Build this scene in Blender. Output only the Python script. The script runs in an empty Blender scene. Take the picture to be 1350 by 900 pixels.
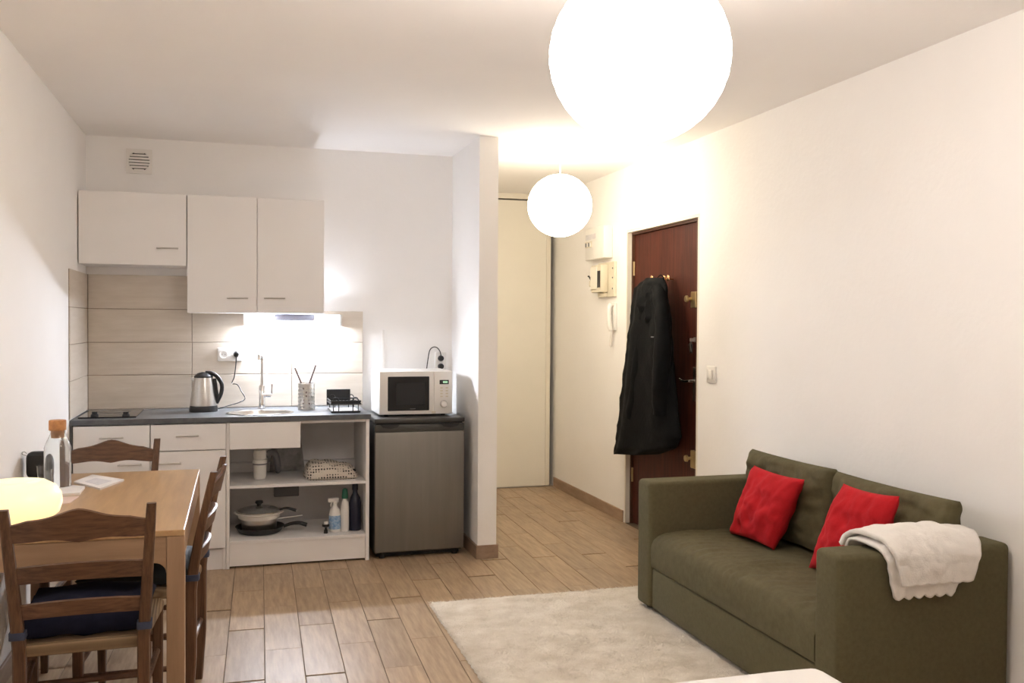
import bpy, bmesh, math, random
from mathutils import Vector, Matrix, noise
random.seed(7)
PI = math.pi
S = bpy.context.scene
COL = S.collection

# ------------------------------------------------------------------ camera
CAM_H, YAW, PITCH, ROLL, FPX = 1.4264, 0.2885, -0.0187, 0.0064, 1222.3
fwd = Vector((math.sin(YAW)*math.cos(PITCH), math.cos(YAW)*math.cos(PITCH), math.sin(PITCH)))
r0 = Vector((math.cos(YAW), -math.sin(YAW), 0)); u0 = r0.cross(fwd)
RV = r0*math.cos(ROLL)+u0*math.sin(ROLL); UV = -r0*math.sin(ROLL)+u0*math.cos(ROLL)
cd = bpy.data.cameras.new('camera'); cam = bpy.data.objects.new('camera', cd); COL.objects.link(cam)
cam.matrix_world = Matrix(((RV.x, UV.x, -fwd.x, 0), (RV.y, UV.y, -fwd.y, 0), (RV.z, UV.z, -fwd.z, CAM_H), (0, 0, 0, 1)))
cd.sensor_fit = 'HORIZONTAL'; cd.sensor_width = 36; cd.lens = FPX/1350*36; cd.clip_start = 0.02
S.camera = cam
S.view_settings.view_transform = 'Standard'; S.view_settings.look = 'None'
S.view_settings.gamma = 1; S.view_settings.use_curve_mapping = False
S.view_settings.exposure = 1.27
w = bpy.data.worlds.new('world'); S.world = w; w.use_nodes = True
w.node_tree.nodes['Background'].inputs[0].default_value = (0.03, 0.035, 0.05, 1)
w.node_tree.nodes['Background'].inputs[1].default_value = 1.0
S.cycles.max_bounces = 14; S.cycles.diffuse_bounces = 10
# light strengths (the lamps themselves are built below)
NEAR_LAMP, NEAR_COL = 7.6, (1.0, 0.91, 0.835)
FAR_LAMP, FAR_COL = 7.0, (1.0, 0.885, 0.70)
TUBE_LAMP, TUBE_COL = 200.0, (0.80, 0.87, 1.0)
TABLE_LAMP, TABLE_COL = 0.44, (1.0, 0.77, 0.37)

def pray(u, v):
    return fwd + RV*((u-675)/FPX) - UV*((v-450)/FPX)
def at(u, v, axis, val):
    """pixel -> point on the plane axis = val"""
    d = pray(u, v); o = Vector((0, 0, CAM_H)); t = (val-o[axis])/d[axis]
    return o+d*t

# room measures
XL, XR, H, D = -0.882, 2.684, 2.559, 6.167
XP0, XP1, PY, DC, YB = 1.402, 1.52, 5.433, 7.72, -1.3
WT = 0.882            # worktop height

# ------------------------------------------------------------------ materials
def M(name, col, rough=0.5, metal=0.0, var=0.0, scale=8.0, stretch=(1, 1, 1), bump=0.0, bscale=None, col2=None,
      emit=None, estr=0.0, trans=0.0, spec=None, sheen=0.0, rnd=0.0, detail=4.0, ior=None):
    m = bpy.data.materials.new(name); m.use_nodes = True
    nt = m.node_tree; b = nt.nodes['Principled BSDF']; L = nt.links
    b.inputs['Base Color'].default_value = (*col, 1); b.inputs['Roughness'].default_value = rough
    b.inputs['Metallic'].default_value = metal
    if spec is not None: b.inputs['Specular IOR Level'].default_value = spec
    if trans: b.inputs['Transmission Weight'].default_value = trans
    if ior: b.inputs['IOR'].default_value = ior
    if sheen: b.inputs['Sheen Weight'].default_value = sheen
    if emit: b.inputs['Emission Color'].default_value = (*emit, 1); b.inputs['Emission Strength'].default_value = estr
    if var or bump or col2 or rnd:
        tc = nt.nodes.new('ShaderNodeTexCoord'); mp = nt.nodes.new('ShaderNodeMapping')
        mp.inputs['Scale'].default_value = stretch
        L.new(tc.outputs['Object'], mp.inputs['Vector'])
        oi = nt.nodes.new('ShaderNodeObjectInfo')
        if rnd:
            mu = nt.nodes.new('ShaderNodeMath'); mu.operation = 'MULTIPLY'; mu.inputs[1].default_value = 37.0
            L.new(oi.outputs['Random'], mu.inputs[0])
            cx = nt.nodes.new('ShaderNodeCombineXYZ')
            for k in range(3): L.new(mu.outputs[0], cx.inputs[k])
            L.new(cx.outputs[0], mp.inputs['Location'])
        n = nt.nodes.new('ShaderNodeTexNoise'); n.inputs['Scale'].default_value = scale; n.inputs['Detail'].default_value = detail
        n.inputs['Roughness'].default_value = 0.6
        L.new(mp.outputs[0], n.inputs['Vector'])
        if var or col2 or rnd:
            mix = nt.nodes.new('ShaderNodeMix'); mix.data_type = 'RGBA'
            c2 = col2 if col2 else tuple(c*(1-var) for c in col)
            mix.inputs[6].default_value = (*col, 1); mix.inputs[7].default_value = (*c2, 1)
            rp = nt.nodes.new('ShaderNodeMapRange'); rp.inputs[1].default_value = 0.32; rp.inputs[2].default_value = 0.68
            L.new(n.outputs[0], rp.inputs[0]); L.new(rp.outputs[0], mix.inputs[0])
            out = mix.outputs[2]
            if rnd:
                hs = nt.nodes.new('ShaderNodeHueSaturation')
                mr = nt.nodes.new('ShaderNodeMapRange'); mr.inputs[3].default_value = 1-rnd; mr.inputs[4].default_value = 1+rnd
                L.new(oi.outputs['Random'], mr.inputs[0]); L.new(mr.outputs[0], hs.inputs['Value'])
                L.new(out, hs.inputs['Color']); out = hs.outputs[0]
            L.new(out, b.inputs['Base Color'])
        if bump:
            n2 = n
            if bscale:
                n2 = nt.nodes.new('ShaderNodeTexNoise'); n2.inputs['Scale'].default_value = bscale; n2.inputs['Detail'].default_value = 3
                L.new(mp.outputs[0], n2.inputs['Vector'])
            bp = nt.nodes.new('ShaderNodeBump'); bp.inputs['Strength'].default_value = bump; bp.inputs['Distance'].default_value = 0.01
            L.new(n2.outputs[0], bp.inputs['Height']); L.new(bp.outputs[0], b.inputs['Normal'])
    return m

WALL = M('wall_paint', (0.90, 0.885, 0.865), 0.75, bump=0.10, bscale=35, var=0.03, scale=1.5)
CEIL = M('ceiling_paint', (0.92, 0.90, 0.88), 0.85, bump=0.10, bscale=25, var=0.03, scale=1.2)
GROUT = M('grout', (0.14, 0.105, 0.075), 0.9, bump=0.2, bscale=90)
PLANK = M('wood_look_tile', (0.46, 0.335, 0.215), 0.40, col2=(0.30, 0.205, 0.122), scale=6, stretch=(8, 0.8, 1), bump=0.06, rnd=0.10)
SKIRT = M('skirting_tile', (0.36, 0.25, 0.17), 0.5, col2=(0.27, 0.18, 0.12), scale=5, stretch=(3, 1, 6))
BTILE = M('beige_wall_tile', (0.68, 0.61, 0.52), 0.35, col2=(0.60, 0.525, 0.435), scale=4, stretch=(1, 1, 9), bump=0.03)
BGROUT = M('tile_grout', (0.36, 0.29, 0.22), 0.9, var=0.1)
WHITE = M('white_laminate', (0.85, 0.83, 0.81), 0.38, var=0.02, scale=3)
WHITEIN = M('white_melamine_inside', (0.82, 0.80, 0.79), 0.5, var=0.04, scale=5)
DARKTOP = M('slate_laminate', (0.075, 0.08, 0.088), 0.36, col2=(0.12, 0.125, 0.13), scale=25, bump=0.03)
STEEL = M('brushed_steel', (0.62, 0.60, 0.57), 0.28, 1.0, var=0.08, scale=20, stretch=(1, 1, 12))
CHROME = M('chrome', (0.78, 0.77, 0.76), 0.10, 1.0, var=0.02)
FRSTEEL = M('fridge_inox', (0.25, 0.235, 0.21), 0.45, 0.75, var=0.10, scale=30, stretch=(1, 1, 0.05), bump=0.01)
FRDARK = M('fridge_grey', (0.065, 0.064, 0.058), 0.32, 0.3, var=0.1, scale=12)
BLACK = M('black_plastic', (0.012, 0.012, 0.013), 0.35, var=0.2)
BLACKM = M('black_matt', (0.015, 0.015, 0.016), 0.6, var=0.2)
BLKGLASS = M('black_glass', (0.010, 0.010, 0.011), 0.06, var=0.1)
WPLAST = M('white_plastic', (0.80, 0.78, 0.74), 0.35, var=0.02)
CREAM = M('cream_plastic', (0.70, 0.64, 0.50), 0.45, var=0.06)
CREAMP = M('cream_paint', (0.80, 0.76, 0.66), 0.5, var=0.03, scale=4)
CLOSET = M('closet_laminate', (0.84, 0.81, 0.72), 0.5, var=0.03, scale=3)
DOORW = M('mahogany_door', (0.085, 0.018, 0.009), 0.55, col2=(0.042, 0.009, 0.005), scale=6, stretch=(8, 8, 0.5), bump=0.03, spec=0.25)
FRAMEW = M('dark_wood_frame', (0.10, 0.04, 0.02), 0.45, var=0.3, scale=8, stretch=(6, 6, 0.5))
BRASS = M('aged_brass', (0.55, 0.42, 0.22), 0.32, 0.9, var=0.15)
HOOK = M('polished_brass', (0.85, 0.50, 0.24), 0.25, 0.85, var=0.1)
CHAIRW = M('stained_chair_wood', (0.165, 0.080, 0.040), 0.40, col2=(0.070, 0.031, 0.015), scale=7, stretch=(1.5, 14, 14), bump=0.05, rnd=0.08)
CHAIRV = M('stained_chair_wood_upright', (0.150, 0.074, 0.037), 0.42, col2=(0.068, 0.031, 0.015), scale=7, stretch=(14, 14, 1.2), bump=0.05, rnd=0.08)
TABLEW = M('light_oak', (0.55, 0.355, 0.175), 0.28, col2=(0.42, 0.25, 0.115), scale=4, stretch=(7, 0.7, 7), bump=0.03)
TABLEV = M('light_oak_upright', (0.40, 0.255, 0.15), 0.45, col2=(0.32, 0.195, 0.11), scale=4, stretch=(7, 7, 0.7), bump=0.03)
TABLEH = M('light_oak_apron', (0.40, 0.255, 0.15), 0.45, col2=(0.32, 0.195, 0.11), scale=4, stretch=(0.8, 0.8, 8), bump=0.03)
NAVY = M('navy_cotton', (0.016, 0.018, 0.040), 0.9, var=0.3, scale=30, bump=0.15, bscale=300, spec=0.2)
BGREY = M('blue_grey_tie', (0.05, 0.06, 0.10), 0.85, var=0.2, scale=40)
GREEN_C = M('charcoal_cotton', (0.016, 0.022, 0.025), 0.7, var=0.3, scale=20, bump=0.15, bscale=200)
SOFA = M('olive_fabric', (0.122, 0.106, 0.058), 0.95, col2=(0.103, 0.089, 0.048), scale=60, bump=0.12, bscale=420, spec=0.2)
SOFAC = M('olive_cushion_fabric', (0.124, 0.107, 0.058), 0.95, col2=(0.099, 0.085, 0.046), scale=30, bump=0.14, bscale=380, spec=0.2)
RED = M('red_cotton', (0.50, 0.014, 0.020), 0.9, col2=(0.40, 0.010, 0.015), scale=14, bump=0.15, bscale=260, spec=0.2)
THROW = M('white_knit', (0.80, 0.77, 0.73), 0.95, var=0.05, scale=20, bump=0.2, bscale=180, sheen=0.2)
BEDC = M('white_bed_cover', (0.84, 0.82, 0.80), 0.9, var=0.03, scale=6, bump=0.10, bscale=60)
RUG = M('rug_wool', (0.76, 0.70, 0.61), 1.0, col2=(0.60, 0.53, 0.43), scale=7, stretch=(1, 1.4, 1), detail=7, bump=0.5, bscale=120)
COAT = M('black_coat_fabric', (0.0022, 0.0026, 0.0032), 0.8, var=0.35, scale=18, bump=0.2, bscale=40, spec=0.18)
CORK = M('cork', (0.55, 0.27, 0.11), 0.85, col2=(0.38, 0.17, 0.07), scale=60)
PAPER = M('white_paper', (0.80, 0.77, 0.75), 0.8, var=0.05, scale=25)
PINK = M('pink_card', (0.78, 0.60, 0.54), 0.7, var=0.05)
PRINT = M('grey_print', (0.68, 0.66, 0.67), 0.8, var=0.15, scale=60)
GLASS = M('clear_glass', (0.96, 0.98, 0.98), 0.02, trans=1.0, ior=1.45)
LIDGLASS = M('lid_glass', (0.55, 0.56, 0.55), 0.05, trans=0.7, ior=1.45)
GREYPVC = M('grey_pvc', (0.16, 0.16, 0.17), 0.5, var=0.1)
MARBLE = M('grey_marbled_laminate', (0.30, 0.28, 0.26), 0.4, col2=(0.10, 0.09, 0.085), scale=9, detail=6)
NAVYB = M('navy_plastic', (0.012, 0.014, 0.035), 0.3, var=0.1)
BLUELAB = M('blue_label', (0.12, 0.28, 0.52), 0.5, col2=(0.45, 0.58, 0.72), scale=60)
TEAL = M('green_plastic', (0.01, 0.13, 0.08), 0.4, var=0.1)
PAN = M('nonstick_black', (0.018, 0.018, 0.019), 0.45, var=0.2)
LCD = M('green_display', (0.02, 0.03, 0.02), 0.3, emit=(0.55, 0.9, 0.55), estr=0.9)
WOODU = M('utensil_wood', (0.13, 0.085, 0.07), 0.6, var=0.2)
GREYCAP = M('grey_lamp_cover', (0.42, 0.43, 0.52), 0.5, var=0.03)
DARKIN = M('dark_cavity', (0.03, 0.025, 0.02), 0.9, var=0.2)
SHADE_N = M('paper_lantern_near', (0.9, 0.9, 0.88), 0.8, emit=NEAR_COL, estr=NEAR_LAMP)
SHADE_F = M('paper_lantern_far', (0.9, 0.9, 0.88), 0.8, emit=FAR_COL, estr=FAR_LAMP)
TUBEM = M('tube_light', (0.9, 0.9, 0.9), 0.5, emit=TUBE_COL, estr=TUBE_LAMP)
LAMPG = M('opal_lamp_glass', (0.9, 0.8, 0.5), 0.25, emit=TABLE_COL, estr=TABLE_LAMP)

def lantern_gradient(m, k):
    # added emission ramp: upward-facing paper glows stronger to brighten the ceiling
    nt = m.node_tree; b = nt.nodes['Principled BSDF']; base = b.inputs['Emission Strength'].default_value
    g = nt.nodes.new('ShaderNodeNewGeometry'); s = nt.nodes.new('ShaderNodeSeparateXYZ'); nt.links.new(g.outputs['True Normal'], s.inputs[0])
    a = nt.nodes.new('ShaderNodeMath'); a.operation = 'MULTIPLY_ADD'; nt.links.new(s.outputs[2], a.inputs[0]); a.inputs[1].default_value = base*k; a.inputs[2].default_value = base
    nt.links.new(a.outputs[0], b.inputs['Emission Strength'])
lantern_gradient(SHADE_N, 0.9)
def rush_material():
    m = M('woven_rush', (0.42, 0.27, 0.13), 0.8); nt = m.node_tree; L = nt.links; b = nt.nodes['Principled BSDF']
    tc = nt.nodes.new('ShaderNodeTexCoord'); sp = nt.nodes.new('ShaderNodeSeparateXYZ'); L.new(tc.outputs['Object'], sp.inputs[0])
    def mth(op, a, bb=None):
        n = nt.nodes.new('ShaderNodeMath'); n.operation = op
        for i, v in enumerate((a, bb)):
            if v is None: continue
            if hasattr(v, 'links'): L.new(v, n.inputs[i])
            else: n.inputs[i].default_value = v
        return n.outputs[0]
    mx = mth('MAXIMUM', mth('ABSOLUTE', sp.outputs[0]), mth('ABSOLUTE', sp.outputs[1]))
    s = mth('SINE', mth('MULTIPLY', mx, 700.0)); s = mth('MULTIPLY_ADD', s, 0.5)
    mix = nt.nodes.new('ShaderNodeMix'); mix.data_type = 'RGBA'
    mix.inputs[6].default_value = (0.18, 0.115, 0.06, 1); mix.inputs[7].default_value = (0.32, 0.215, 0.12, 1)
    L.new(s, mix.inputs[0]); L.new(mix.outputs[2], b.inputs['Base Color'])
    bp = nt.nodes.new('ShaderNodeBump'); bp.inputs['Strength'].default_value = 0.5; bp.inputs['Distance'].default_value = 0.004
    L.new(s, bp.inputs['Height']); L.new(bp.outputs[0], b.inputs['Normal'])
    return m
RUSH = rush_material()

def checker_material():
    m = M('dotted_cotton', (0.60, 0.55, 0.48), 0.9); nt = m.node_tree; L = nt.links; b = nt.nodes['Principled BSDF']
    tc = nt.nodes.new('ShaderNodeTexCoord'); ck = nt.nodes.new('ShaderNodeTexVoronoi'); ck.inputs['Scale'].default_value = 62
    ck.inputs['Randomness'].default_value = 0.15
    L.new(tc.outputs['Object'], ck.inputs['Vector'])
    lt = nt.nodes.new('ShaderNodeMath'); lt.operation = 'LESS_THAN'; lt.inputs[1].default_value = 0.36; L.new(ck.outputs['Distance'], lt.inputs[0])
    mix = nt.nodes.new('ShaderNodeMix'); mix.data_type = 'RGBA'
    mix.inputs[6].default_value = (0.62, 0.56, 0.48, 1); mix.inputs[7].default_value = (0.06, 0.055, 0.05, 1)
    L.new(lt.outputs[0], mix.inputs[0]); L.new(mix.outputs[2], b.inputs['Base Color'])
    return m
DOTS = checker_material()

# ------------------------------------------------------------------ mesh helpers
def nb(): return bmesh.new()
def box(bm, x0, x1, y0, y1, z0, z1, bev=0.0, seg=2):
    t = bmesh.new(); bmesh.ops.create_cube(t, size=1)
    for v in t.verts:
        v.co = Vector(((x0+x1)/2+v.co.x*(x1-x0), (y0+y1)/2+v.co.y*(y1-y0), (z0+z1)/2+v.co.z*(z1-z0)))
    if bev: bmesh.ops.bevel(t, geom=t.edges[:], offset=bev, segments=seg, profile=0.5, affect='EDGES')
    join(bm, t); return bm
def join(bm, t, mat=None):
    if mat is not None: bmesh.ops.transform(t, matrix=mat, verts=t.verts[:])
    me = bpy.data.meshes.new('tmp'); t.to_mesh(me); t.free(); bm.from_mesh(me); bpy.data.meshes.remove(me)
def lathe(bm, prof, c=(0, 0, 0), n=32, axis='Z', sx=1, sy=1):
    rings = []
    for r, z in prof:
        if r < 1e-6: rings.append([bm.verts.new((0, 0, z))])
        else: rings.append([bm.verts.new((r*sx*math.cos(2*PI*i/n), r*sy*math.sin(2*PI*i/n), z)) for i in range(n)])
    for a, b in zip(rings, rings[1:]):
        for i in range(n):
            j = (i+1) % n
            if len(a) == 1 and len(b) == 1: continue
            if len(a) == 1: bm.faces.new((a[0], b[j], b[i]))
            elif len(b) == 1: bm.faces.new((a[i], a[j], b[0]))
            else: bm.faces.new((a[i], a[j], b[j], b[i]))
    vs = [v for r in rings for v in r]
    if axis == 'Y': R = Matrix.Rotation(PI/2, 4, 'X')
    elif axis == 'X': R = Matrix.Rotation(PI/2, 4, 'Y')
    else: R = Matrix.Identity(4)
    bmesh.ops.transform(bm, matrix=Matrix.Translation(c) @ R, verts=vs)
    bmesh.ops.recalc_face_normals(bm, faces=bm.faces[:])
    return bm
def cyl(bm, r, h, c=(0, 0, 0), axis='Z', n=24):
    return lathe(bm, [(0, 0), (r, 0), (r, h), (0, h)], c, n, axis)
def spline(pts, k=8):
    P = [Vector(p) for p in pts]; P = [P[0]*2-P[1]]+P+[P[-1]*2-P[-2]]; out = []
    for i in range(1, len(P)-2):
        for j in range(k):
            t = j/k
            out.append(0.5*((2*P[i])+(P[i+1]-P[i-1])*t+(2*P[i-1]-5*P[i]+4*P[i+1]-P[i+2])*t*t+(-P[i-1]+3*P[i]-3*P[i+1]+P[i+2])*t**3))
    return out+[P[-2]]
def tube(bm, pts, r, n=8, k=8, smooth=True):
    P = spline(pts, k) if smooth and len(pts) > 2 else [Vector(p) for p in pts]
    R = r if isinstance(r, (list, tuple)) else None
    up = None; prev = None; first = None
    for i, p in enumerate(P):
        t = (P[min(i+1, len(P)-1)]-P[max(i-1, 0)]).normalized()
        if up is None:
            up = t.orthogonal().normalized()
        up = (up-t*up.dot(t)).normalized(); s = t.cross(up)
        rr = r if R is None else R[0]+(R[1]-R[0])*i/(len(P)-1)
        ring = [bm.verts.new(p+(up*math.cos(2*PI*a/n)+s*math.sin(2*PI*a/n))*rr) for a in range(n)]
        if prev:
            for a in range(n): bm.faces.new((prev[a], prev[(a+1) % n], ring[(a+1) % n], ring[a]))
        else: first = ring
        prev = ring
    bm.faces.new(first[::-1]); bm.faces.new(prev)
    return bm
def loft(bm, secs, caps=True):
    rings = [[bm.verts.new(p) for p in s] for s in secs]; n = len(rings[0])
    for a, b in zip(rings, rings[1:]):
        for i in range(n): bm.faces.new((a[i], a[(i+1) % n], b[(i+1) % n], b[i]))
    if caps: bm.faces.new(rings[0][::-1]); bm.faces.new(rings[-1])
    bmesh.ops.recalc_face_normals(bm, faces=bm.faces[:]); return bm
def beam(bm, pts, wx, wy):
    """square-section bar through pts (mostly vertical); wx, wy numbers or per-point lists"""
    secs = []
    for i, p in enumerate(pts):
        a = wx[i] if isinstance(wx, list) else wx; b = wy[i] if isinstance(wy, list) else wy
        c = 0.28
        secs.append([Vector(p)+Vector((sx*a/2, sy*b/2, 0)) for sx, sy in ((-1+c, -1), (1-c, -1), (1, -1+c), (1, 1-c), (1-c, 1), (-1+c, 1), (-1, 1-c), (-1, -1+c))])
    return loft(bm, secs)
def prism(bm, poly, d0, d1, axis=1):
    """extrude a 2-D polygon along an axis"""
    def P(a, b, d):
        return (d, a, b) if axis == 0 else (a, d, b) if axis == 1 else (a, b, d)
    A = [bm.verts.new(P(a, b, d0)) for a, b in poly]; B = [bm.verts.new(P(a, b, d1)) for a, b in poly]
    n = len(poly)
    for i in range(n): bm.faces.new((A[i], A[(i+1) % n], B[(i+1) % n], B[i]))
    bm.faces.new(A[::-1]); bm.faces.new(B); bmesh.ops.recalc_face_normals(bm, faces=bm.faces[:]); return bm
def pillow(bm, w, h, t, n=20, sag=0.0, wrinkle=0.004, seed=0, flat=0.38, pinch=0.05, sq=None):
    """soft cushion lying in the local XZ plane, thickness along Y, centred"""
    V = {}
    for side in (-1, 1):
        for i in range(n+1):
            for j in range(n+1):
                a = -1+2*i/n; b = -1+2*j/n
                edge = i in (0, n) or j in (0, n)
                if edge and side == 1: V[(1, i, j)] = V[(-1, i, j)]; continue
                th = max(0, (1-a*a)*(1-b*b))**flat
                px = a*w/2*(1-pinch*(1-b*b)*abs(a)**3); pz = b*h/2*(1-pinch*(1-a*a)*abs(b)**3)
                nz = noise.noise(Vector((a*2.2+seed*3.1, b*2.2, side*1.7+seed)))*wrinkle*2.4+noise.noise(Vector((a*6+seed, b*5, side+seed)))*wrinkle
                V[(side, i, j)] = bm.verts.new((px, side*(th*t/2+(0 if edge else nz*th)), pz-sag*(1-a*a)*(b+1)/2))
        for i in range(n):
            for j in range(n):
                q = (V[(side, i, j)], V[(side, i+1, j)], V[(side, i+1, j+1)], V[(side, i, j+1)])
                bm.faces.new(q if side == -1 else q[::-1])
    bmesh.ops.recalc_face_normals(bm, faces=bm.faces[:]); return bm
def obj(name, bm, mat, parent=None, smooth=False, angle=40, world=True):
    """link ONE mesh object; geometry given in world space unless world=False"""
    if parent is not None and world:
        bmesh.ops.translate(bm, vec=-parent_loc(parent), verts=bm.verts[:])
    me = bpy.data.meshes.new(name); bm.to_mesh(me); bm.free()
    me.materials.append(mat)
    if smooth:
        for p in me.polygons: p.use_smooth = True
        me.set_sharp_from_angle(angle=math.radians(angle))
    o = bpy.data.objects.new(name, me); COL.objects.link(o)
    if parent is not None: o.parent = parent
    return o
def parent_loc(o):
    v = Vector((0, 0, 0))
    while o is not None: v += o.location; o = o.parent
    return v
def recentre(o, c):
    c = Vector(c); o.data.transform(Matrix.Translation(-c)); o.location = c; return o
def thing(name, label, cat, loc=(0, 0, 0), rotz=0, group=None):
    o = bpy.data.objects.new(name, None); COL.objects.link(o); o.empty_display_size = 0.1
    o.location = loc; o.rotation_euler = (0, 0, rotz); o['label'] = label; o['category'] = cat
    if group: o['group'] = group
    return o
def tag(o, label, cat, group=None):
    o['label'] = label; o['category'] = cat
    if group: o['group'] = group
    return o
def struct(name, bm, mat, smooth=False, label=None):
    o = obj(name, bm, mat, None, smooth); o['kind'] = 'structure'
    if label: o['label'] = label
    return o
def handle(bm, x0, x1, y, z):
    """bar handle in front of a face at y"""
    tube(bm, [(x0, y-0.024, z), (x1, y-0.024, z)], 0.0045, 8)
    for x in (x0+0.008, x1-0.008): tube(bm, [(x, y-0.024, z), (x, y+0.001, z)], 0.004, 8)
    return bm

# ------------------------------------------------------------------ the setting
fl = struct('floor', box(nb(), XL-0.15, XR+0.35, YB-0.15, 8.45, -0.06, -0.004), GROUT, label='floor laid with wood-look ceramic planks')
fl_pl = {}
PW, PL = 0.159, 0.637
def clip_poly(poly, x0, x1, y0, y1):
    for ax, lim, sg in ((0, x0, 1), (0, x1, -1), (1, y0, 1), (1, y1, -1)):
        out = []
        for i in range(len(poly)):
            a, b = poly[i], poly[(i+1) % len(poly)]
            da, db = sg*(a[ax]-lim), sg*(b[ax]-lim)
            if da >= 0: out.append(a)
            if da*db < 0:
                t = da/(da-db); out.append((a[0]+(b[0]-a[0])*t, a[1]+(b[1]-a[1])*t))
        poly = out
        if len(poly) < 3: return None
    return poly
SK = 0.0235
restbm = nb()
for k in range(-8, 22):
    off = 0.0 if k % 2 == 0 else -0.305
    for n in range(-6, 13):
        a0 = -0.027+k*PW+0.0013; a1 = a0+PW-0.0026
        y1 = 5.08+off-n*PL+random.uniform(-0.01, 0.01)-0.0013; y0 = y1-PL+0.0026
        poly = [(a0+SK*(y0-4.8), y0-SK*(a0-0.3)), (a1+SK*(y0-4.8), y0-SK*(a1-0.3)), (a1+SK*(y1-4.8), y1-SK*(a1-0.3)), (a0+SK*(y1-4.8), y1-SK*(a0-0.3))]
        xhi = XR+0.3 if (y0 > 4.9 and y1 < 6.4) else XR
        poly = clip_poly(poly, XL, XR, YB, 7.9)
        if not poly: continue
        cx = sum(q[0] for q in poly)/len(poly); cy = sum(q[1] for q in poly)/len(poly)
        area = 0.5*abs(sum(poly[i][0]*poly[(i+1) % len(poly)][1]-poly[(i+1) % len(poly)][0]*poly[i][1] for i in range(len(poly))))
        if area < 0.0008: continue
        dz = random.uniform(-0.0006, 0.0006)
        hidden = cy < 2.6 or (cx < 1.40 and cy > 5.75)
        if hidden:
            prism(restbm, poly, -0.006, dz, 2)
        else:
            b = nb(); prism(b, [(x-cx, y-cy) for x, y in poly], -0.006, dz, 2)
            top = [e for e in b.edges if all(v.co.z > -0.003 for v in e.verts)]
            bmesh.ops.bevel(b, geom=top, offset=0.0012, segments=1, affect='EDGES')
            o = obj('plank', b, PLANK, fl, world=False); o.location = (cx, cy, 0)
ro = obj('hidden_planks', restbm, PLANK, fl, world=False); ro['kind'] = 'stuff'

struct('ceiling', box(nb(), XL-0.15, XR+0.35, YB-0.15, 8.45, H, H+0.08), CEIL, label='plain white ceiling')
wl = struct('wall_left', box(nb(), XL-0.12, XL, YB, 8.3, 0, H), WALL, label='white painted wall beside the dining table')
wb = struct('wall_back', box(nb(), XL, XP0, D, D+0.1, 0, H), WALL, label='white kitchen wall with beige tile backsplash')
struct('wall_partition', box(nb(), XP0, XP1, PY, 8.3, 0, H), WALL, label='short white partition wall beside the fridge')
struct('wall_rear', box(nb(), XL-0.12, XR+0.3, YB-0.1, YB, 0, H), WALL, label='white wall behind the bed')
struct('wall_closet', box(nb(), XL, XR+0.3, 8.3, 8.4, 0, H), WALL, label='white wall at the back of the hall closet')
# right wall with the entrance door opening
OY0, OY1, OZ = 5.067, 6.165, 2.105
b = nb()
box(b, XR, XR+0.22, YB, OY0, 0, H); box(b, XR, XR+0.22, OY1, 8.3, 0, H); box(b, XR, XR+0.22, OY0, OY1, OZ, H)
struct('wall_right', b, WALL, label='white wall with the entrance door and the sofa')
box_bb = [('baseboard_right', (XR-0.012, XR, OY1+0.012, 7.70, 0, 0.085)),
          ('baseboard_left', (XL, XL+0.012, YB, 5.55, 0, 0.085)),
          ('baseboard_sofa_side', (XR-0.012, XR, YB, OY0-0.03, 0, 0.085)),
          ('baseboard_rear', (XL+0.012, XR-0.012, YB, YB+0.012, 0, 0.085))]
for nme, q in box_bb: struct(nme, box(nb(), *q, bev=0.002, seg=1), SKIRT, label='brown wood-look tile skirting')
b = nb(); box(b, XP0-0.011, XP1+0.011, PY-0.011, PY, 0, 0.082, 0.002, 1)
box(b, XP0-0.011, XP0, PY, 6.16, 0, 0.082); box(b, XP1, XP1+0.011, PY, 7.70, 0, 0.082)
struct('baseboard_partition', b, SKIRT, label='brown tile skirting wrapped round the partition wall')

# backsplash tiles (parts of the walls they are glued to)
ZT = [WT+0.004, 1.097, 1.299, 1.505, 1.716]
obj('tile_adhesive', box(nb(), XL, 0.798, D-0.004, D, ZT[0], ZT[3]-0.002), BGROUT, wb)
obj('tile_adhesive', box(nb(), XL, -0.272, D-0.004, D, ZT[3]-0.002, ZT[4]-0.002), BGROUT, wb)
obj('tile_adhesive', box(nb(), XL, XL+0.004, 5.545, D-0.004, ZT[0], ZT[4]-0.002), BGROUT, wl)
def tile(parent, x0, x1, y0, y1, z0, z1):
    g = 0.0018
    b = nb(); box(b, 0, x1-x0, 0, y1-y0, 0, z1-z0, 0.0015, 1)
    o = obj('tile', b, BTILE, parent, world=False); o.location = (x0, y0, z0); return o
for r in range(4):
    xs = [XL+0.010, -0.271, 0.340, 0.800] if r < 3 else [XL+0.010, -0.271]
    for a, c in zip(xs, xs[1:]): tile(wb, a+0.002, c-0.002, D-0.009, D-0.001, ZT[r]+0.002, ZT[r+1]-0.002)
    tile(wl, XL+0.001, XL+0.009, 5.545, D-0.010, ZT[r]+0.002, ZT[r+1]-0.002)

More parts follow.
